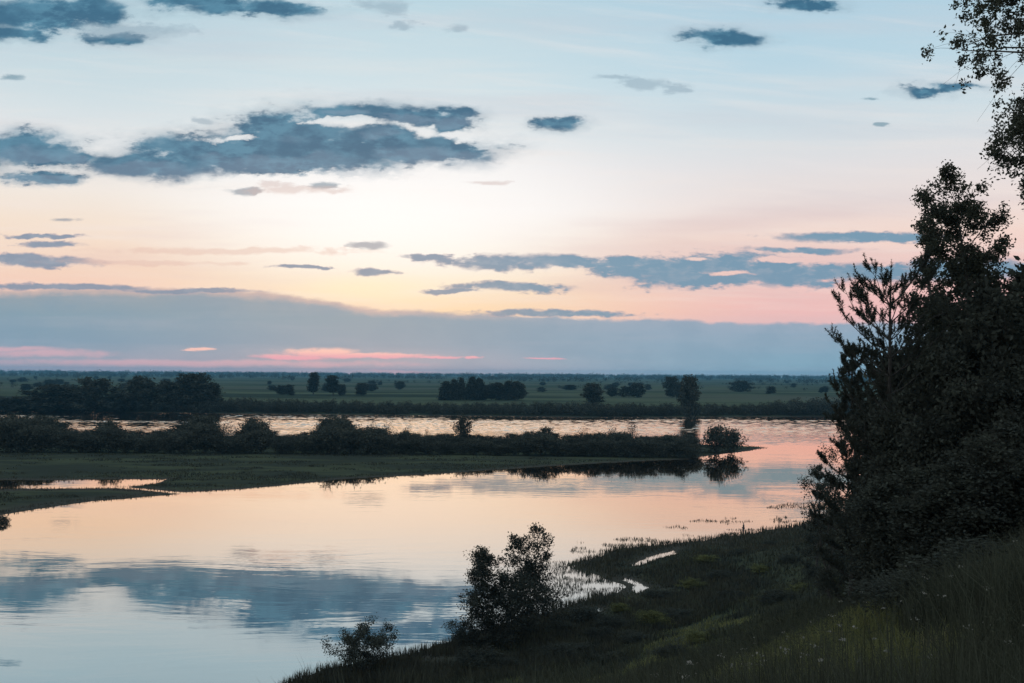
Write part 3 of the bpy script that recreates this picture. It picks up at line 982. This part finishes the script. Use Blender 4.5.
# row of photo where the top of the thicket stands, along the columns
TOPX = [-120, 0, 40, 62, 80, 97, 108, 122, 150, 178, 190, 205, 214, 228, 242, 256, 270, 296, 322, 332, 344, 356, 372, 386, 396, 412, 430, 452, 470, 500, 520, 545, 566, 590, 615, 645, 680, 698, 708]
TOPY = [410, 412, 414, 423, 430, 427, 418, 427, 429, 426, 416, 413, 422, 434, 429, 418, 429, 433, 426, 415, 416, 427, 424, 426, 430, 429, 432, 433, 432, 433, 431, 429, 434, 431, 429, 433, 432, 436, 443]
bg = [bush_proto(101 + i) for i in range(4)]
gname = 'willows of the peninsula thicket'
first = [True] * 4
k = 0
for row, (y0, y1) in enumerate(((453.5, 454.0), (447.5, 448.5), (441.0, 443))):
    px = -110.0
    while px < 703 - row * 6:
        yb = np.interp(px, [0, 705], [y0, y1 + 2.5])
        x, y = P(px, yb, 0.6)
        z = float(ground_z(np.array([x]), np.array([y]))[0])
        loc = (x, y, z - 0.1)
        top = np.interp(px, TOPX, TOPY) + BR.uniform(-1.0, 3.5) + (0, 2.5, 6.0)[2 - row]
        hh = max(1.6, top_height(px, top, loc))
        v = k % 4
        o = bg[v] if first[v] else copy_tree(bg[v])
        first[v] = False
        tag(o, 'dark willow bush in the unbroken thicket along the low peninsula', 'bush', gname)
        o.location = loc
        o.rotation_euler = (0, 0, BR.uniform(0, 6.28))
        s = hh / 6.0
        sw_ = max(0.85, min(1.5, s * BR.uniform(1.1, 1.5)))
        o.scale = (sw_, sw_, s)
        px += 11.5 * sw_ * BR.uniform(0.8, 1.2) + 1
        k += 1


def loner(px, base, top, label, seed_i, wid=1.0, z=0.4, cat='bush', sparse=False, name='willow_bush'):
    o = copy_tree(sparse_proto if sparse else bg[seed_i])
    x, y = P(px, base, z)
    gz = float(ground_z(np.array([x]), np.array([y]))[0])
    hh = top_height(px, top, (x, y, gz))
    o.name = name
    tag(o, label, cat)
    if 'group' in o: del o['group']
    o.location = (x, y, gz - 0.1)
    o.rotation_euler = (0, 0, px)
    o.scale = (hh / 6.0 * wid, hh / 6.0 * wid, hh / 6.0)
    return o


for px, top, wid in ((14, 411, 1.1), (40, 412, 1.0), (108, 416, 0.75), (196, 411, 0.85), (207, 414, 0.7), (251, 415.5, 0.75), (262, 419, 0.7), (340, 414, 0.8), (325, 416, 0.6)):
    o = loner(px, 444.5, top, 'taller dark willow reaching up from the thicket across the far channel', int(px) % 4, wid, 0.6, 'willow')
    tag(o, group='taller willows of the thicket')
sparse_proto = bush_proto(120, n=420, leaf=0.42, lab='thin lacy willow standing up out of the thicket')
sparse_proto.location = P(228, 441, 0.5) + (0.4,)
sparse_proto.scale = (1.2, 1.2, 1.25)
tag(sparse_proto, 'thin lacy willow with the bright river showing through its twigs, left of the long gap', 'willow')
loner(463, 444, 413, 'tall upright willow rising out of the thicket and cutting the far channel', 1, 0.62, 0.6, 'willow')
loner(332, 443, 413.5, 'broad tall willow closing the end of the long bright gap in the thicket', 2, 0.8, 0.6, 'willow')
loner(372, 443, 419, 'lacy willow just beside the broad tall willow', 0, 0.6, 0.6, 'willow', True)
loner(389, 443, 420, 'lacy willow with a rounded top, standing over the thicket before the far channel', 0, 0.7, 0.6, 'willow', True)
loner(408, 443, 424, 'low twiggy willow with two tufts, in the middle of the thicket', 0, 0.6, 0.6, 'willow', True)
loner(427, 443, 426, 'slim pointed willow sprig, the smallest rising from the thicket', 0, 0.4, 0.6, 'willow', True)
loner(545, 444, 425.5, 'rounded willow swelling above the even top of the thicket', 3, 0.9, 0.6, 'willow')
loner(583, 444, 427, 'feathery willow in the thicket, against the reflection of the far dome tree', 0, 0.9, 0.6, 'willow', True)
loner(612, 444, 424, 'open willow spray in the thicket, first of two near its outer end', 0, 0.7, 0.6, 'willow', True)
loner(631, 444, 420.5, 'taller open willow spray in the thicket, near its outer end', 0, 0.8, 0.6, 'willow', True)
loner(716, 452.5, 423.5, 'round willow bush by itself near the tip of the peninsula, mirrored in the water', 1, 1.0, 0.4, 'willow')
loner(731, 451.8, 426.5, 'fan-shaped willow leaning out beside the round one at the peninsula tip', 2, 0.8, 0.4, 'willow')
loner(3, 521, 514, 'small shrub on the end of the sand bar at the left border', 3, 1.0, 0.3)

# ------------------------------------------------------------------ far bank and plain
scrub = bush_proto(130, n=700, leaf=0.7, lab='', name='bank_shrub')
scrub2 = bush_proto(131, n=700, leaf=0.7, lab='', name='bank_shrub')
f1 = [True, True]
k = 0
SCX = [-150, 0, 220, 300, 420, 520, 560, 640, 760, 800, 840, 1000]
SCY = [392, 395, 396, 398, 400.5, 401, 400, 402, 402, 397, 396, 396]
for row, dD in enumerate((4.0, 11.0)):
    px = -140.0 + row * 5
    while px < 905:
        yb = np.interp(px, [0, 100, 215, 330, 500, 600, 840, 900], [411, 412, 413.5, 414.5, 416.2, 417.4, 416.5, 416.5])
        x, y = P(px, yb)
        y += dD + BR.uniform(-1, 2)
        z = float(ground_z(np.array([x]), np.array([y]))[0])
        top = np.interp(px, SCX, SCY) + BR.uniform(-0.6, 1.4) + (3.2 if row == 0 else 0)
        hh = max(1.2, top_height(px, top, (x, y, z)))
        i = k % 2
        src = (scrub, scrub2)[i]
        o = src if f1[i] else copy_tree(src)
        f1[i] = False
        tag(o, 'dark shrub in the continuous scrub lining the far river bank', 'shrub', 'scrub along the far bank')
        o.location = (x, y, z - 0.2)
        o.rotation_euler = (0, 0, BR.uniform(0, 6.28))
        s = hh / 6.0
        sw_ = max(0.75, min(1.5, s * 1.1))
        o.scale = (sw_, sw_, s)
        px += (7.5 if row == 0 else 9.5) * BR.uniform(0.8, 1.15)
        k += 1

KIND = {
    'broad': dict(radius=oval(5.0, 0.02, 0.5), c0=0.06, nl=44, rise=0.5, ntw=5),
    'dome': dict(radius=oval(7.5, 0.0, 0.35), c0=0.02, nl=50, rise=0.45, ntw=5),
    'poplar': dict(radius=oval(2.0, 0.1, 0.5), c0=0.18, nl=40, rise=1.0, ntw=4),
    'spruce': dict(radius=cone_(4.6, 0.02), c0=0.03, nl=60, rise=0.15, ntw=5),
}
fproto = {}


def far_tree(px, base, top, wpx, kind, label, cat='tree', group=None, v=0, D=None, name=None):
    key = (kind, v)
    x, y = P(px, base, 3.2)
    if D:
        y = D
        x = (px - W / 2) / F * D
    z = float(ground_z(np.array([x]), np.array([y]))[0])
    hh = max(1.5, top_height(px, top, (x, y, z)))
    nm = name or {'broad': 'broadleaf_tree', 'dome': 'willow_tree', 'poplar': 'poplar_tree', 'spruce': 'spruce_tree'}[kind]
    if key not in fproto:
        o = broad_tree(nm, 200 + 7 * len(kind) + int(v), 16.0, KIND[kind]['radius'], 5200, 1.0, 0.6, M_leaf, M_bark,
                       label, cat, group, keep=0.95, **{k_: v_ for k_, v_ in KIND[kind].items() if k_ != 'radius'})
        fproto[key] = o
    else:
        o = copy_tree(fproto[key])
        o.name = nm
        if 'group' in o: del o['group']
        tag(o, label, cat, group)
    sw_ = wpx * y / F / fproto[key]['spread']
    o.location = (x, y, z - 0.2)
    o.rotation_euler = (0, 0, px * 1.3)
    o.scale = (sw_, sw_, hh / 16.0)
    return o


# the old trees on the far bank, left
FT = [
    (52, 408, 384, 44, 'broad', 'broad low tree, leftmost large crown of the dark clump on the far bank', 0),
    (95, 408, 377, 42, 'dome', 'wide dome-shaped tree in the far-bank clump, second from the left', 0),
    (74, 407, 391, 24, 'broad', 'low tree filling the dip between the first two crowns of the far-bank clump', 1),
    (145, 408, 375.5, 30, 'broad', 'round-headed tree standing clear in the middle of the far-bank clump', 2),
    (121, 407, 392, 26, 'broad', 'small tree in the gap beside the round-headed one of the far-bank clump', 1),
    (170, 408, 380, 24, 'broad', 'tree tucked between the round-headed and the tallest one of the far-bank clump', 0),
    (193, 408, 372.5, 30, 'broad', 'tallest tree of the dark far-bank clump, with a heavy round top', 3),
    (208, 408, 382, 22, 'broad', 'lower tree leaning on the flank of the tallest one in the far-bank clump', 1),
    (12, 408, 396, 44, 'dome', 'low wide tree at the left border on the far bank', 1),
    (313, 395.5, 372, 8.5, 'poplar', 'thin dark poplar reaching the horizon, left one of two', 0),
    (333, 396, 375, 9.5, 'poplar', 'thin poplar with a bare lower stem and a tufted top, right one of two', 1),
    (290, 396, 384, 8, 'broad', 'small square-topped tree left of the two poplars', 0),
    (281, 395, 385, 10, 'broad', 'low tree joined to the small square-topped one left of the poplars', 1),
    (341.5, 396, 384, 7.5, 'broad', 'small bushy tree just right of the poplars', 2),
    (362, 396, 382.5, 10.5, 'broad', 'compact round tree alone on the meadow, right of the poplars', 3),
    (400, 389, 380.8, 8.5, 'broad', 'tiny round tree on a short stem far out in the meadow', 0),
    (447, 400.5, 381, 13, 'spruce', 'spruce at the left end of the pointed grove on the far bank', 0),
    (455, 400.5, 379, 11, 'spruce', 'second spruce from the left in the pointed grove on the far bank', 1),
    (462, 400.5, 377.6, 9, 'spruce', 'narrow spruce left of the notch in the pointed grove', 2),
    (472, 400.5, 376.4, 11, 'spruce', 'tallest spruce of the grove, just right of the notch', 0),
    (479.5, 400.5, 378, 12, 'spruce', 'spruce behind the shoulder of the tallest one in the grove', 1),
    (486, 400.5, 384, 12, 'broad', 'low tree at the right end of the pointed grove', 0),
    (497, 400.5, 382, 15, 'broad', 'first tree of the flat-topped clump beside the pointed grove', 1),
    (508, 400.5, 380.5, 15, 'spruce', 'middle tree of the flat-topped clump beside the pointed grove', 2),
    (518, 400.5, 381, 14, 'broad', 'last tree of the flat-topped clump, sloping down to the meadow', 3),
    (593.5, 405, 382.5, 18, 'broad', 'solid dome tree standing on the scrub of the far bank, mirrored below', 2),
    (612, 397, 387, 9, 'broad', 'little round tree between the dome tree and the sloping tree', 3),
    (626, 397.5, 386, 14, 'dome', 'lower half of a sloping double tree on the meadow edge', 0),
    (637, 397.5, 382.5, 13, 'broad', 'higher half of the sloping double tree on the meadow edge', 0),
    (671.5, 398, 376, 12, 'broad', 'left one of the tall pair of dark trees near the water', 3),
    (680.5, 399, 382, 10, 'broad', 'low crown filling the gap of the tall dark pair', 1),
    (690, 413, 374.5, 17, 'broad', 'tall dark tree on the far waterline with a long reflection', 2),
    (741.5, 392, 380.3, 19, 'dome', 'smooth dome-shaped tree alone in the open meadow', 1),
    (770.5, 395, 386, 8, 'broad', 'small boxy tree alone in the meadow right of the dome', 0),
    (821, 393.5, 387, 4.5, 'poplar', 'small thin tree in the far meadow next to the pine branches', 0),
    (826, 393.5, 386, 4.5, 'poplar', 'second thin tree in the far meadow, touching the pine branches', 1),
]
for px, b, t, wp, kd, lb, v in FT:
    nm = 'willow_bush' if False else None
    far_tree(px, b, t, wp, kd, lb, 'poplar' if kd == 'poplar' else 'spruce' if kd == 'spruce' else 'tree', v=v,
             D=(532.0 if b in (408, 407) else None))
# scattered specks of trees further out
for i in range(52):
    px = (BR.uniform(-40, 850) if i % 3 == 0 else np.clip(px + BR.normal() * 16, -40, 850))
    D = 1 / BR.uniform(1 / 3400, 1 / 900)
    hpx = BR.uniform(5, 9)
    x = (px - W / 2) / F * D
    y0 = HOR + (EYE - 3.5) * F / D + ROLL * (px - W / 2)
    o = far_tree(px, y0, y0 - hpx / D * F, hpx * BR.uniform(0.8, 2.2) * F / D, ('broad', 'dome')[i % 2], 'tiny dark tree scattered over the far meadows', 'tree',
                 'scattered trees of the far meadows', v=BR.integers(0, 2), D=D)


def forest(name, label, D0, D1, x0, x1, n, hh, seed, gapn=0.0):
    rng = np.random.default_rng(seed)
    D = rng.uniform(D0, D1, n * 3)
    x = rng.uniform(x0, x1, n * 3)
    kp = fbm(x / 260.0, D / 260.0, 3, seed) > gapn
    D, x = D[kp][:n], x[kp][:n]
    z = ground_z(x, D)
    k = 34
    hs = hh * rng.uniform(0.6, 1.15, len(D))
    c = rng.normal(size=(len(D), k, 3)) * np.stack([hs * 0.28, hs * 0.28, hs * 0.22], -1)[:, None, :]
    c[:, :, 2] += hs[:, None] * 0.5
    c[:, :, 2] = np.maximum(c[:, :, 2], 0.8)
    c += np.stack([x, D, z], -1)[:, None, :]
    V, Q = leaves(rng, c.reshape(-1, 3), hh * 0.22, 0.8)
    o = mesh_obj(name, V, Q, M_leaf)
    tag(o, label, None, None, 'stuff')
    return o


forest('far_forest', 'dim blue forest closing the plain at the horizon', 3600, 8300, -5600, 5200, 5200, 22, 7)
forest('far_woods', 'broken belts of woodland far out on the plain', 2300, 3900, -2700, 2300, 1300, 15, 8, 0.05)
forest('meadow_hedges', 'thin lines of scrub across the flood meadows', 1000, 2000, -1200, 900, 420, 6, 9, 0.25)


# ------------------------------------------------------------------ grass, weeds and sedge
def blades(rng, x, y, z, ln, wd, lean=0.35, seg=2):
    n = len(x)
    a = rng.uniform(0, 6.283, n)
    side = np.stack([np.cos(a), np.sin(a), np.zeros(n)], -1)
    b = rng.uniform(0, 6.283, n)
    ld = np.stack([np.cos(b), np.sin(b), np.zeros(n)], -1) * (np.abs(rng.normal(size=n)) * lean)[:, None]
    p0 = np.stack([x, y, z - 0.03], -1)
    up = np.array([0, 0, 1.0])[None, :]
    L_, W_ = ln[:, None], wd[:, None]
    m = p0 + (up * 0.55 + ld * 0.3) * L_
    t = p0 + (up * (1.0 - 0.25 * np.linalg.norm(ld, axis=1, keepdims=True)) + ld * 1.0) * L_
    V = np.stack([p0 - side * W_ * 0.5, p0 + side * W_ * 0.5, m + side * W_ * 0.38, m - side * W_ * 0.38, t], 1).reshape(-1, 3)
    i = np.arange(n) * 5
    return V, [np.column_stack([i, i + 1, i + 2, i + 3]), np.column_stack([i + 3, i + 2, i + 4])]


def lit_grass_mask(x, y):
    """lit part of the slope, as brighter short grass; elsewhere darker herbs for the shade"""
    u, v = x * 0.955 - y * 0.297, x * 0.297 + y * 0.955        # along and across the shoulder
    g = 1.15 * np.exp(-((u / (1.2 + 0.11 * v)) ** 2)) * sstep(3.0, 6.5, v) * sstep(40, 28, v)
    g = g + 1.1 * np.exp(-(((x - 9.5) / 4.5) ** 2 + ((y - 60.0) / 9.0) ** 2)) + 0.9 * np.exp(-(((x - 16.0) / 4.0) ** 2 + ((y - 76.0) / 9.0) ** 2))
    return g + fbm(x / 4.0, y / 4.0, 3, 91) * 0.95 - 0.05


GR = np.random.default_rng(9)
N = 400000
t = np.exp(GR.uniform(math.log(2.5), math.log(125.0), N))
az = np.where(t < 22, GR.uniform(-0.42, 1.35, N), GR.uniform(-0.42, 0.66, N))
x, y = t * np.sin(az), t * np.cos(az)
z = ground_z(x, y)
s = sdist(NEAR, x, y)
mm = lit_grass_mask(x, y)
ok = (z > 0.06) & (s > 1.0) & ~((t < 48) & (az < -0.17))
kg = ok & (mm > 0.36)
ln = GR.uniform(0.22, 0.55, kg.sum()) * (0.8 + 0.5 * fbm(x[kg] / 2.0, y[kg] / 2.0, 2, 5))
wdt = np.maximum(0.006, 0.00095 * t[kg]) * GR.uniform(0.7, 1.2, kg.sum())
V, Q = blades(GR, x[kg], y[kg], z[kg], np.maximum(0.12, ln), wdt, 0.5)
tag(mesh_obj('lit_meadow_grass', V, Q, M_lit_grass, tone=5), 'open green grass toned as lit on the shoulder of the slope', kind='stuff')
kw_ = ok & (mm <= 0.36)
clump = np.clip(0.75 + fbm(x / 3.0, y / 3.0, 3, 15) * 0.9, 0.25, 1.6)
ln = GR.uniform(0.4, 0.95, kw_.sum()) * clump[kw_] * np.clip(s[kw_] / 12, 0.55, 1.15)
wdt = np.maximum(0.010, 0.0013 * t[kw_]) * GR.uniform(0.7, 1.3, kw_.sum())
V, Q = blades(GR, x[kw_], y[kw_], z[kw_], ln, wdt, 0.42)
tag(mesh_obj('shaded_tall_weeds', V, Q, M_shade_weed, tone=5), 'tall weeds toned dark for the shade of the river slope', kind='stuff')


def herbs(n, seed, tmin, tmax, a0, a1):
    """leafy upright herbs: a stem with small leaves, taller than the grass"""
    rng = np.random.default_rng(seed)
    az = rng.uniform(a0, a1, n * 2)
    t = np.exp(rng.uniform(math.log(tmin), math.log(tmax), n * 2))
    x, y = t * np.sin(az), t * np.cos(az)
    z = ground_z(x, y)
    k = (z > 0.3) & (fbm(x / 4.0, y / 4.0, 3, 33) > -0.15) & (sdist(NEAR, x, y) > 2) & (lit_grass_mask(x, y) < 0.22 + 0.9 * (rng.uniform(size=len(x)) < 0.35))
    x, y, z, t = x[k][:n], y[k][:n], z[k][:n], t[k][:n]
    h = rng.uniform(0.5, 1.05, len(x))
    m = 34
    u = rng.uniform(0.15, 1, (len(x), m))
    r = 0.16 * (1.1 - u) + 0.03
    c = np.stack([x[:, None] + rng.normal(size=u.shape) * r, y[:, None] + rng.normal(size=u.shape) * r, z[:, None] + u * h[:, None]], -1)
    V, Q = leaves(rng, c.reshape(-1, 3), np.repeat(np.clip(0.0022 * t, 0.028, 0.11), m), 0.38)
    sv, sq = blades(rng, x, y, z, h * 1.02, np.maximum(0.012, 0.0008 * t), 0.08)
    return np.vstack([V, sv]), [np.vstack([Q, sq[0] + len(V)]), sq[1] + len(V)]


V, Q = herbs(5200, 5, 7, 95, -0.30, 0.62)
tag(mesh_obj('leafy_herbs', V, Q, M_shade_weed), 'leafy upright herbs standing above the grass of the slope', kind='stuff')

# pale umbels and seed heads in the grass
rng = np.random.default_rng(3)
n = 170
az = rng.uniform(0.05, 0.56, n); t = np.exp(rng.uniform(math.log(6.5), math.log(34), n))
x, y = t * np.sin(az), t * np.cos(az); z = ground_z(x, y)
k = fbm(x / 3.0, y / 3.0, 2, 44) > 0.0
x, y, z, t = x[k], y[k], z[k], t[k]
h = rng.uniform(0.45, 0.85, len(x))
m = 9
rr = rng.uniform(0.012, 0.035, len(x))
c = np.stack([x[:, None] + rng.normal(size=(len(x), m)) * rr[:, None], y[:, None] + rng.normal(size=(len(x), m)) * rr[:, None], (z + h)[:, None] + rng.normal(size=(len(x), m)) * 0.006], -1)
V, Q = leaves(rng, c.reshape(-1, 3), 0.022, 0.9)
tag(mesh_obj('pale_wildflowers', V, Q, M_flower), 'small pale flower heads sprinkled over the grass slope', kind='stuff')
V, Q = blades(rng, x, y, z, h, np.full(len(x), 0.007), 0.02)
tag(mesh_obj('flower_stalks', V, Q, M_shade_weed), 'thin stalks carrying the pale flower heads', kind='stuff')

# sedge and reeds in the shallows of the near shore
rng = np.random.default_rng(12)
N = 190000
px = rng.uniform(255, 890, N); py = rng.uniform(500, 690, N)
yy = (EYE) * F / (py - ROLL * (px - W / 2) - HOR); xx = (px - W / 2) / F * yy
s = sdist(NEAR, xx, yy)
nz = fbm(xx / 3.2, yy / 2.4, 3, 8)
nz2 = fbm(xx / 9.0, yy / 5.0, 3, 18)
z = np.maximum(ground_z(xx, yy), -0.15)
marsh = (s > np.where(xx < 2, 0.5, -0.6)) & (s < 15) & (z > -0.10) & (nz > -0.35)
tufts = (s <= -0.6) & (s > -13.0) & (nz * 0.8 + nz2 * 1.2 > 0.08 + 0.024 * (-s)) & (xx > 3.0)
k = (marsh | tufts)
x, y, z, s_, t = xx[k], yy[k], z[k], s[k], yy[k]
reed = np.clip((4 - x) / 8, 0, 1)
ln = rng.uniform(0.3, 0.8, k.sum()) * (1 + 0.3 * reed) * np.where(s_ < -0.6, 0.42, 1.0) + np.where(s_ < 0, 0.15, 0)
dp = np.max([sdist(q, x, y + 2.0) for q in POOLS], axis=0)
ln = ln * np.maximum(sstep(0.6, -2.5, dp + 1.0), rng.uniform(0, 0.9, len(ln)) ** 3) + 0.03
tall = rng.uniform(size=len(ln)) > 0.985
ln = np.where(tall & (x > 0), ln * 1.6, ln)
V, Q = blades(rng, x, y, z, ln, 0.00062 * t * rng.uniform(0.7, 1.4, len(x)), 0.22)
tag(mesh_obj('shore_sedge', V, Q, M_sedge, tone=5), 'sedge and reeds in the shallows of the near shore', kind='stuff')

# sedge fringe on the peninsula and the bar
N = 90000
px = rng.uniform(-60, 775, N); py = rng.uniform(443, 520, N)
yy = EYE * F / (py - ROLL * (px - W / 2) - HOR); xx = (px - W / 2) / F * yy
sb = np.maximum(sdist(PEN, xx, yy), sdist(BAR, xx, yy))
zz = ground_z(xx, yy)
k = (sb > -0.8) & (sb < 4.0) & (zz > -0.2) & (rng.uniform(size=N) < 0.75)
V, Q = blades(rng, xx[k], yy[k], zz[k], rng.uniform(0.12, 0.48, k.sum()), 0.0007 * yy[k] * rng.uniform(0.6, 1.3, k.sum()), 0.25)
tag(mesh_obj('peninsula_sedge', V, Q, M_sedge), 'short sedge along the water line of the low peninsula and bar', kind='stuff')

N = 120000
px = rng.uniform(-60, 775, N); py = rng.uniform(446, 520, N)
yy = EYE * F / (py - ROLL * (px - W / 2) - HOR); xx = (px - W / 2) / F * yy
sb = np.maximum(sdist(PEN, xx, yy), sdist(BAR, xx, yy))
k = (sb > 2.0) & (fbm(xx / 7.0, yy / 3.0, 3, 55) + 0.5 * fbm(xx / 40.0, yy / 12.0, 2, 56) > 0.10)
xx, yy = xx[k], yy[k]
V, Q = blades(rng, xx, yy, ground_z(xx, yy), rng.uniform(0.15, 0.55, len(xx)), 0.0011 * yy * rng.uniform(0.6, 1.3, len(xx)), 0.4)
tag(mesh_obj('tussock_grass', V, Q, M_shade_weed, tone=5), 'tussocks of rough grass over the low peninsula', kind='stuff')

# ------------------------------------------------------------------ low bushes on the slope
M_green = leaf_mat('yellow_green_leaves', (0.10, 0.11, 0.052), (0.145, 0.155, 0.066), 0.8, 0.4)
SB = np.random.default_rng(40)
slope_dark = slope_green = None
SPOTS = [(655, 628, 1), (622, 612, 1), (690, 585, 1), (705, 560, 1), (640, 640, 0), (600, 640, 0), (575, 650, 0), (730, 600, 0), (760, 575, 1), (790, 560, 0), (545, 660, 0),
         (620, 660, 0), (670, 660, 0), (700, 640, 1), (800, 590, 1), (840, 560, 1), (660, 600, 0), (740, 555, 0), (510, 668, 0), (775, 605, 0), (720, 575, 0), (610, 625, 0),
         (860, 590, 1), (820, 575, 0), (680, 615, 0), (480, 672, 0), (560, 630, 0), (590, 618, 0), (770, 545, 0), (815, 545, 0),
         (895, 592, 0), (930, 588, 0), (965, 584, 0), (915, 612, 0), (990, 590, 0), (950, 606, 0), (1012, 580, 0), (880, 606, 0), (985, 566, 0), (925, 572, 0), (955, 568, 0)]  # final row added to darken the slope under the trees, as its shadow
hx, hy, hz_, bad = hit([p_[0] for p_ in SPOTS], [p_[1] for p_ in SPOTS])
for (px, py, is_green), x, y, z in zip(SPOTS, hx, hy, hz_):
    if is_green:
        if slope_green is None:
            slope_green = o = broad_tree('slope_bush', 51, 1.5, oval(0.95, 0.0, 0.4), 6500, 0.085, 0.12, M_green, M_bark, 'x', 'bush', stems=5, spread=0.3, c0=0.0, nl=40, rise=0.8, ntw=5)
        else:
            o = copy_tree(slope_green)
        tag(o, 'yellow-green weedy bush on the grass slope', 'bush', 'lighter bushes on the slope')
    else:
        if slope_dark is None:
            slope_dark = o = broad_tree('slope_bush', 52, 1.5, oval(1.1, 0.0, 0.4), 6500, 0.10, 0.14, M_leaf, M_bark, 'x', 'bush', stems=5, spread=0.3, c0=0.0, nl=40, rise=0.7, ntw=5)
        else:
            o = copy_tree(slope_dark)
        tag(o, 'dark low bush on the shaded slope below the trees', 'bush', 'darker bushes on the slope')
    k_ = SB.uniform(0.7, 1.2) * (0.42 if y < 14 else 0.62 if y < 25 else 1.0)
    o.location = (x, y, z - 0.15)
    o.rotation_euler = (0, 0, SB.uniform(0, 6.28))
    o.scale = (k_ * 1.7, k_ * 1.7, k_ * SB.uniform(0.6, 1.0))

# ------------------------------------------------------------------ stake and standing person at the water
M_wood = plain_mat('weathered_stake', (0.06, 0.055, 0.05), (0.10, 0.09, 0.08), 12.0)
x, y = P(779, 526.5)
wd = Wood()
wd.add(np.array([[0, 0, -0.6], [0.02, 0, 0.5], [0.05, 0.0, 1.35]]), [0.055, 0.05, 0.04], 7)
wd.add(np.array([[0.05, 0, 1.30], [0.2, 0.02, 1.38], [0.34, 0.02, 1.36]]), [0.04, 0.035, 0.03], 6)
st = wd.build('wooden_stake', M_wood)
st.location = (x, y, 0.0)
tag(st, 'thin crooked stake standing in the shallow water near the trees', 'stake')


def skin(name, verts, edges, radii, mat, parent=None):
    me = bpy.data.meshes.new(name)
    me.from_pydata(verts, edges, [])
    o = bpy.data.objects.new(name, me)
    col.objects.link(o)
    m = o.modifiers.new('skin', 'SKIN')
    for v, r in zip(me.skin_vertices[0].data, radii):
        v.radius = (r, r * 0.8) if not isinstance(r, tuple) else r
    me.skin_vertices[0].data[0].use_root = True
    sb_ = o.modifiers.new('sub', 'SUBSURF')
    sb_.levels = sb_.render_levels = 2
    me.materials.append(mat)
    if parent:
        o.parent = parent
    return o


def cloth_mat(name, c):
    return plain_mat(name, c, tuple(v * 1.2 for v in c), 20.0)


x, y = P(743.5, 533.4)
gz = float(ground_z(np.array([x]), np.array([y]))[0])
body_v = [(0, 0, 0.95), (0, 0.01, 1.18), (0, 0, 1.40), (0, 0, 1.50), (0, -0.01, 1.60), (0, 0, 1.72),
          (0.10, 0, 0.90), (0.12, 0.02, 0.50), (0.13, 0, 0.09), (0.14, -0.13, 0.03),
          (-0.10, 0, 0.90), (-0.12, 0.02, 0.50), (-0.12, 0, 0.09), (-0.13, -0.13, 0.03),
          (0.19, 0, 1.40), (0.25, 0.03, 1.13), (0.20, -0.16, 0.98), (0.19, -0.22, 0.95),
          (-0.19, 0, 1.40), (-0.27, 0.02, 1.13), (-0.24, -0.17, 1.02), (-0.24, -0.24, 1.01)]
body_e = [(0, 1), (1, 2), (2, 3), (3, 4), (4, 5), (0, 6), (6, 7), (7, 8), (8, 9), (0, 10), (10, 11), (11, 12), (12, 13),
          (2, 14), (14, 15), (15, 16), (16, 17), (2, 18), (18, 19), (19, 20), (20, 21)]
body_r = [0.14, 0.14, 0.15, 0.06, 0.10, 0.085, 0.09, 0.06, 0.045, 0.04, 0.09, 0.06, 0.045, 0.04, 0.06, 0.045, 0.035, 0.035, 0.06, 0.045, 0.035, 0.035]
pe = skin('person', body_v, body_e, body_r, cloth_mat('skin_tone', (0.25, 0.17, 0.13)))
pe.location = (x, y, gz)
pe.rotation_euler = (0, 0, math.radians(-120))
tag(pe, 'person in dark clothes standing alone at the edge of the river', 'person')
skin('jacket', [body_v[i] for i in (0, 1, 2, 14, 15, 16, 18, 19, 20)], [(0, 1), (1, 2), (2, 3), (3, 4), (4, 5), (2, 6), (6, 7), (7, 8)],
     [0.175, 0.17, 0.18, 0.08, 0.065, 0.05, 0.08, 0.065, 0.05], cloth_mat('dark_jacket', (0.05, 0.055, 0.06)), pe)
skin('trousers', [body_v[i] for i in (0, 6, 7, 8, 10, 11, 12)], [(0, 1), (1, 2), (2, 3), (0, 4), (4, 5), (5, 6)],
     [0.16, 0.11, 0.085, 0.07, 0.11, 0.085, 0.07], cloth_mat('dark_trousers', (0.04, 0.042, 0.05)), pe)
skin('cap', [(0, 0.01, 1.68), (0, 0.01, 1.76), (0, -0.12, 1.70)], [(0, 1), (0, 2)], [0.115, 0.09, 0.05], cloth_mat('dark_cap', (0.05, 0.05, 0.05)), pe)
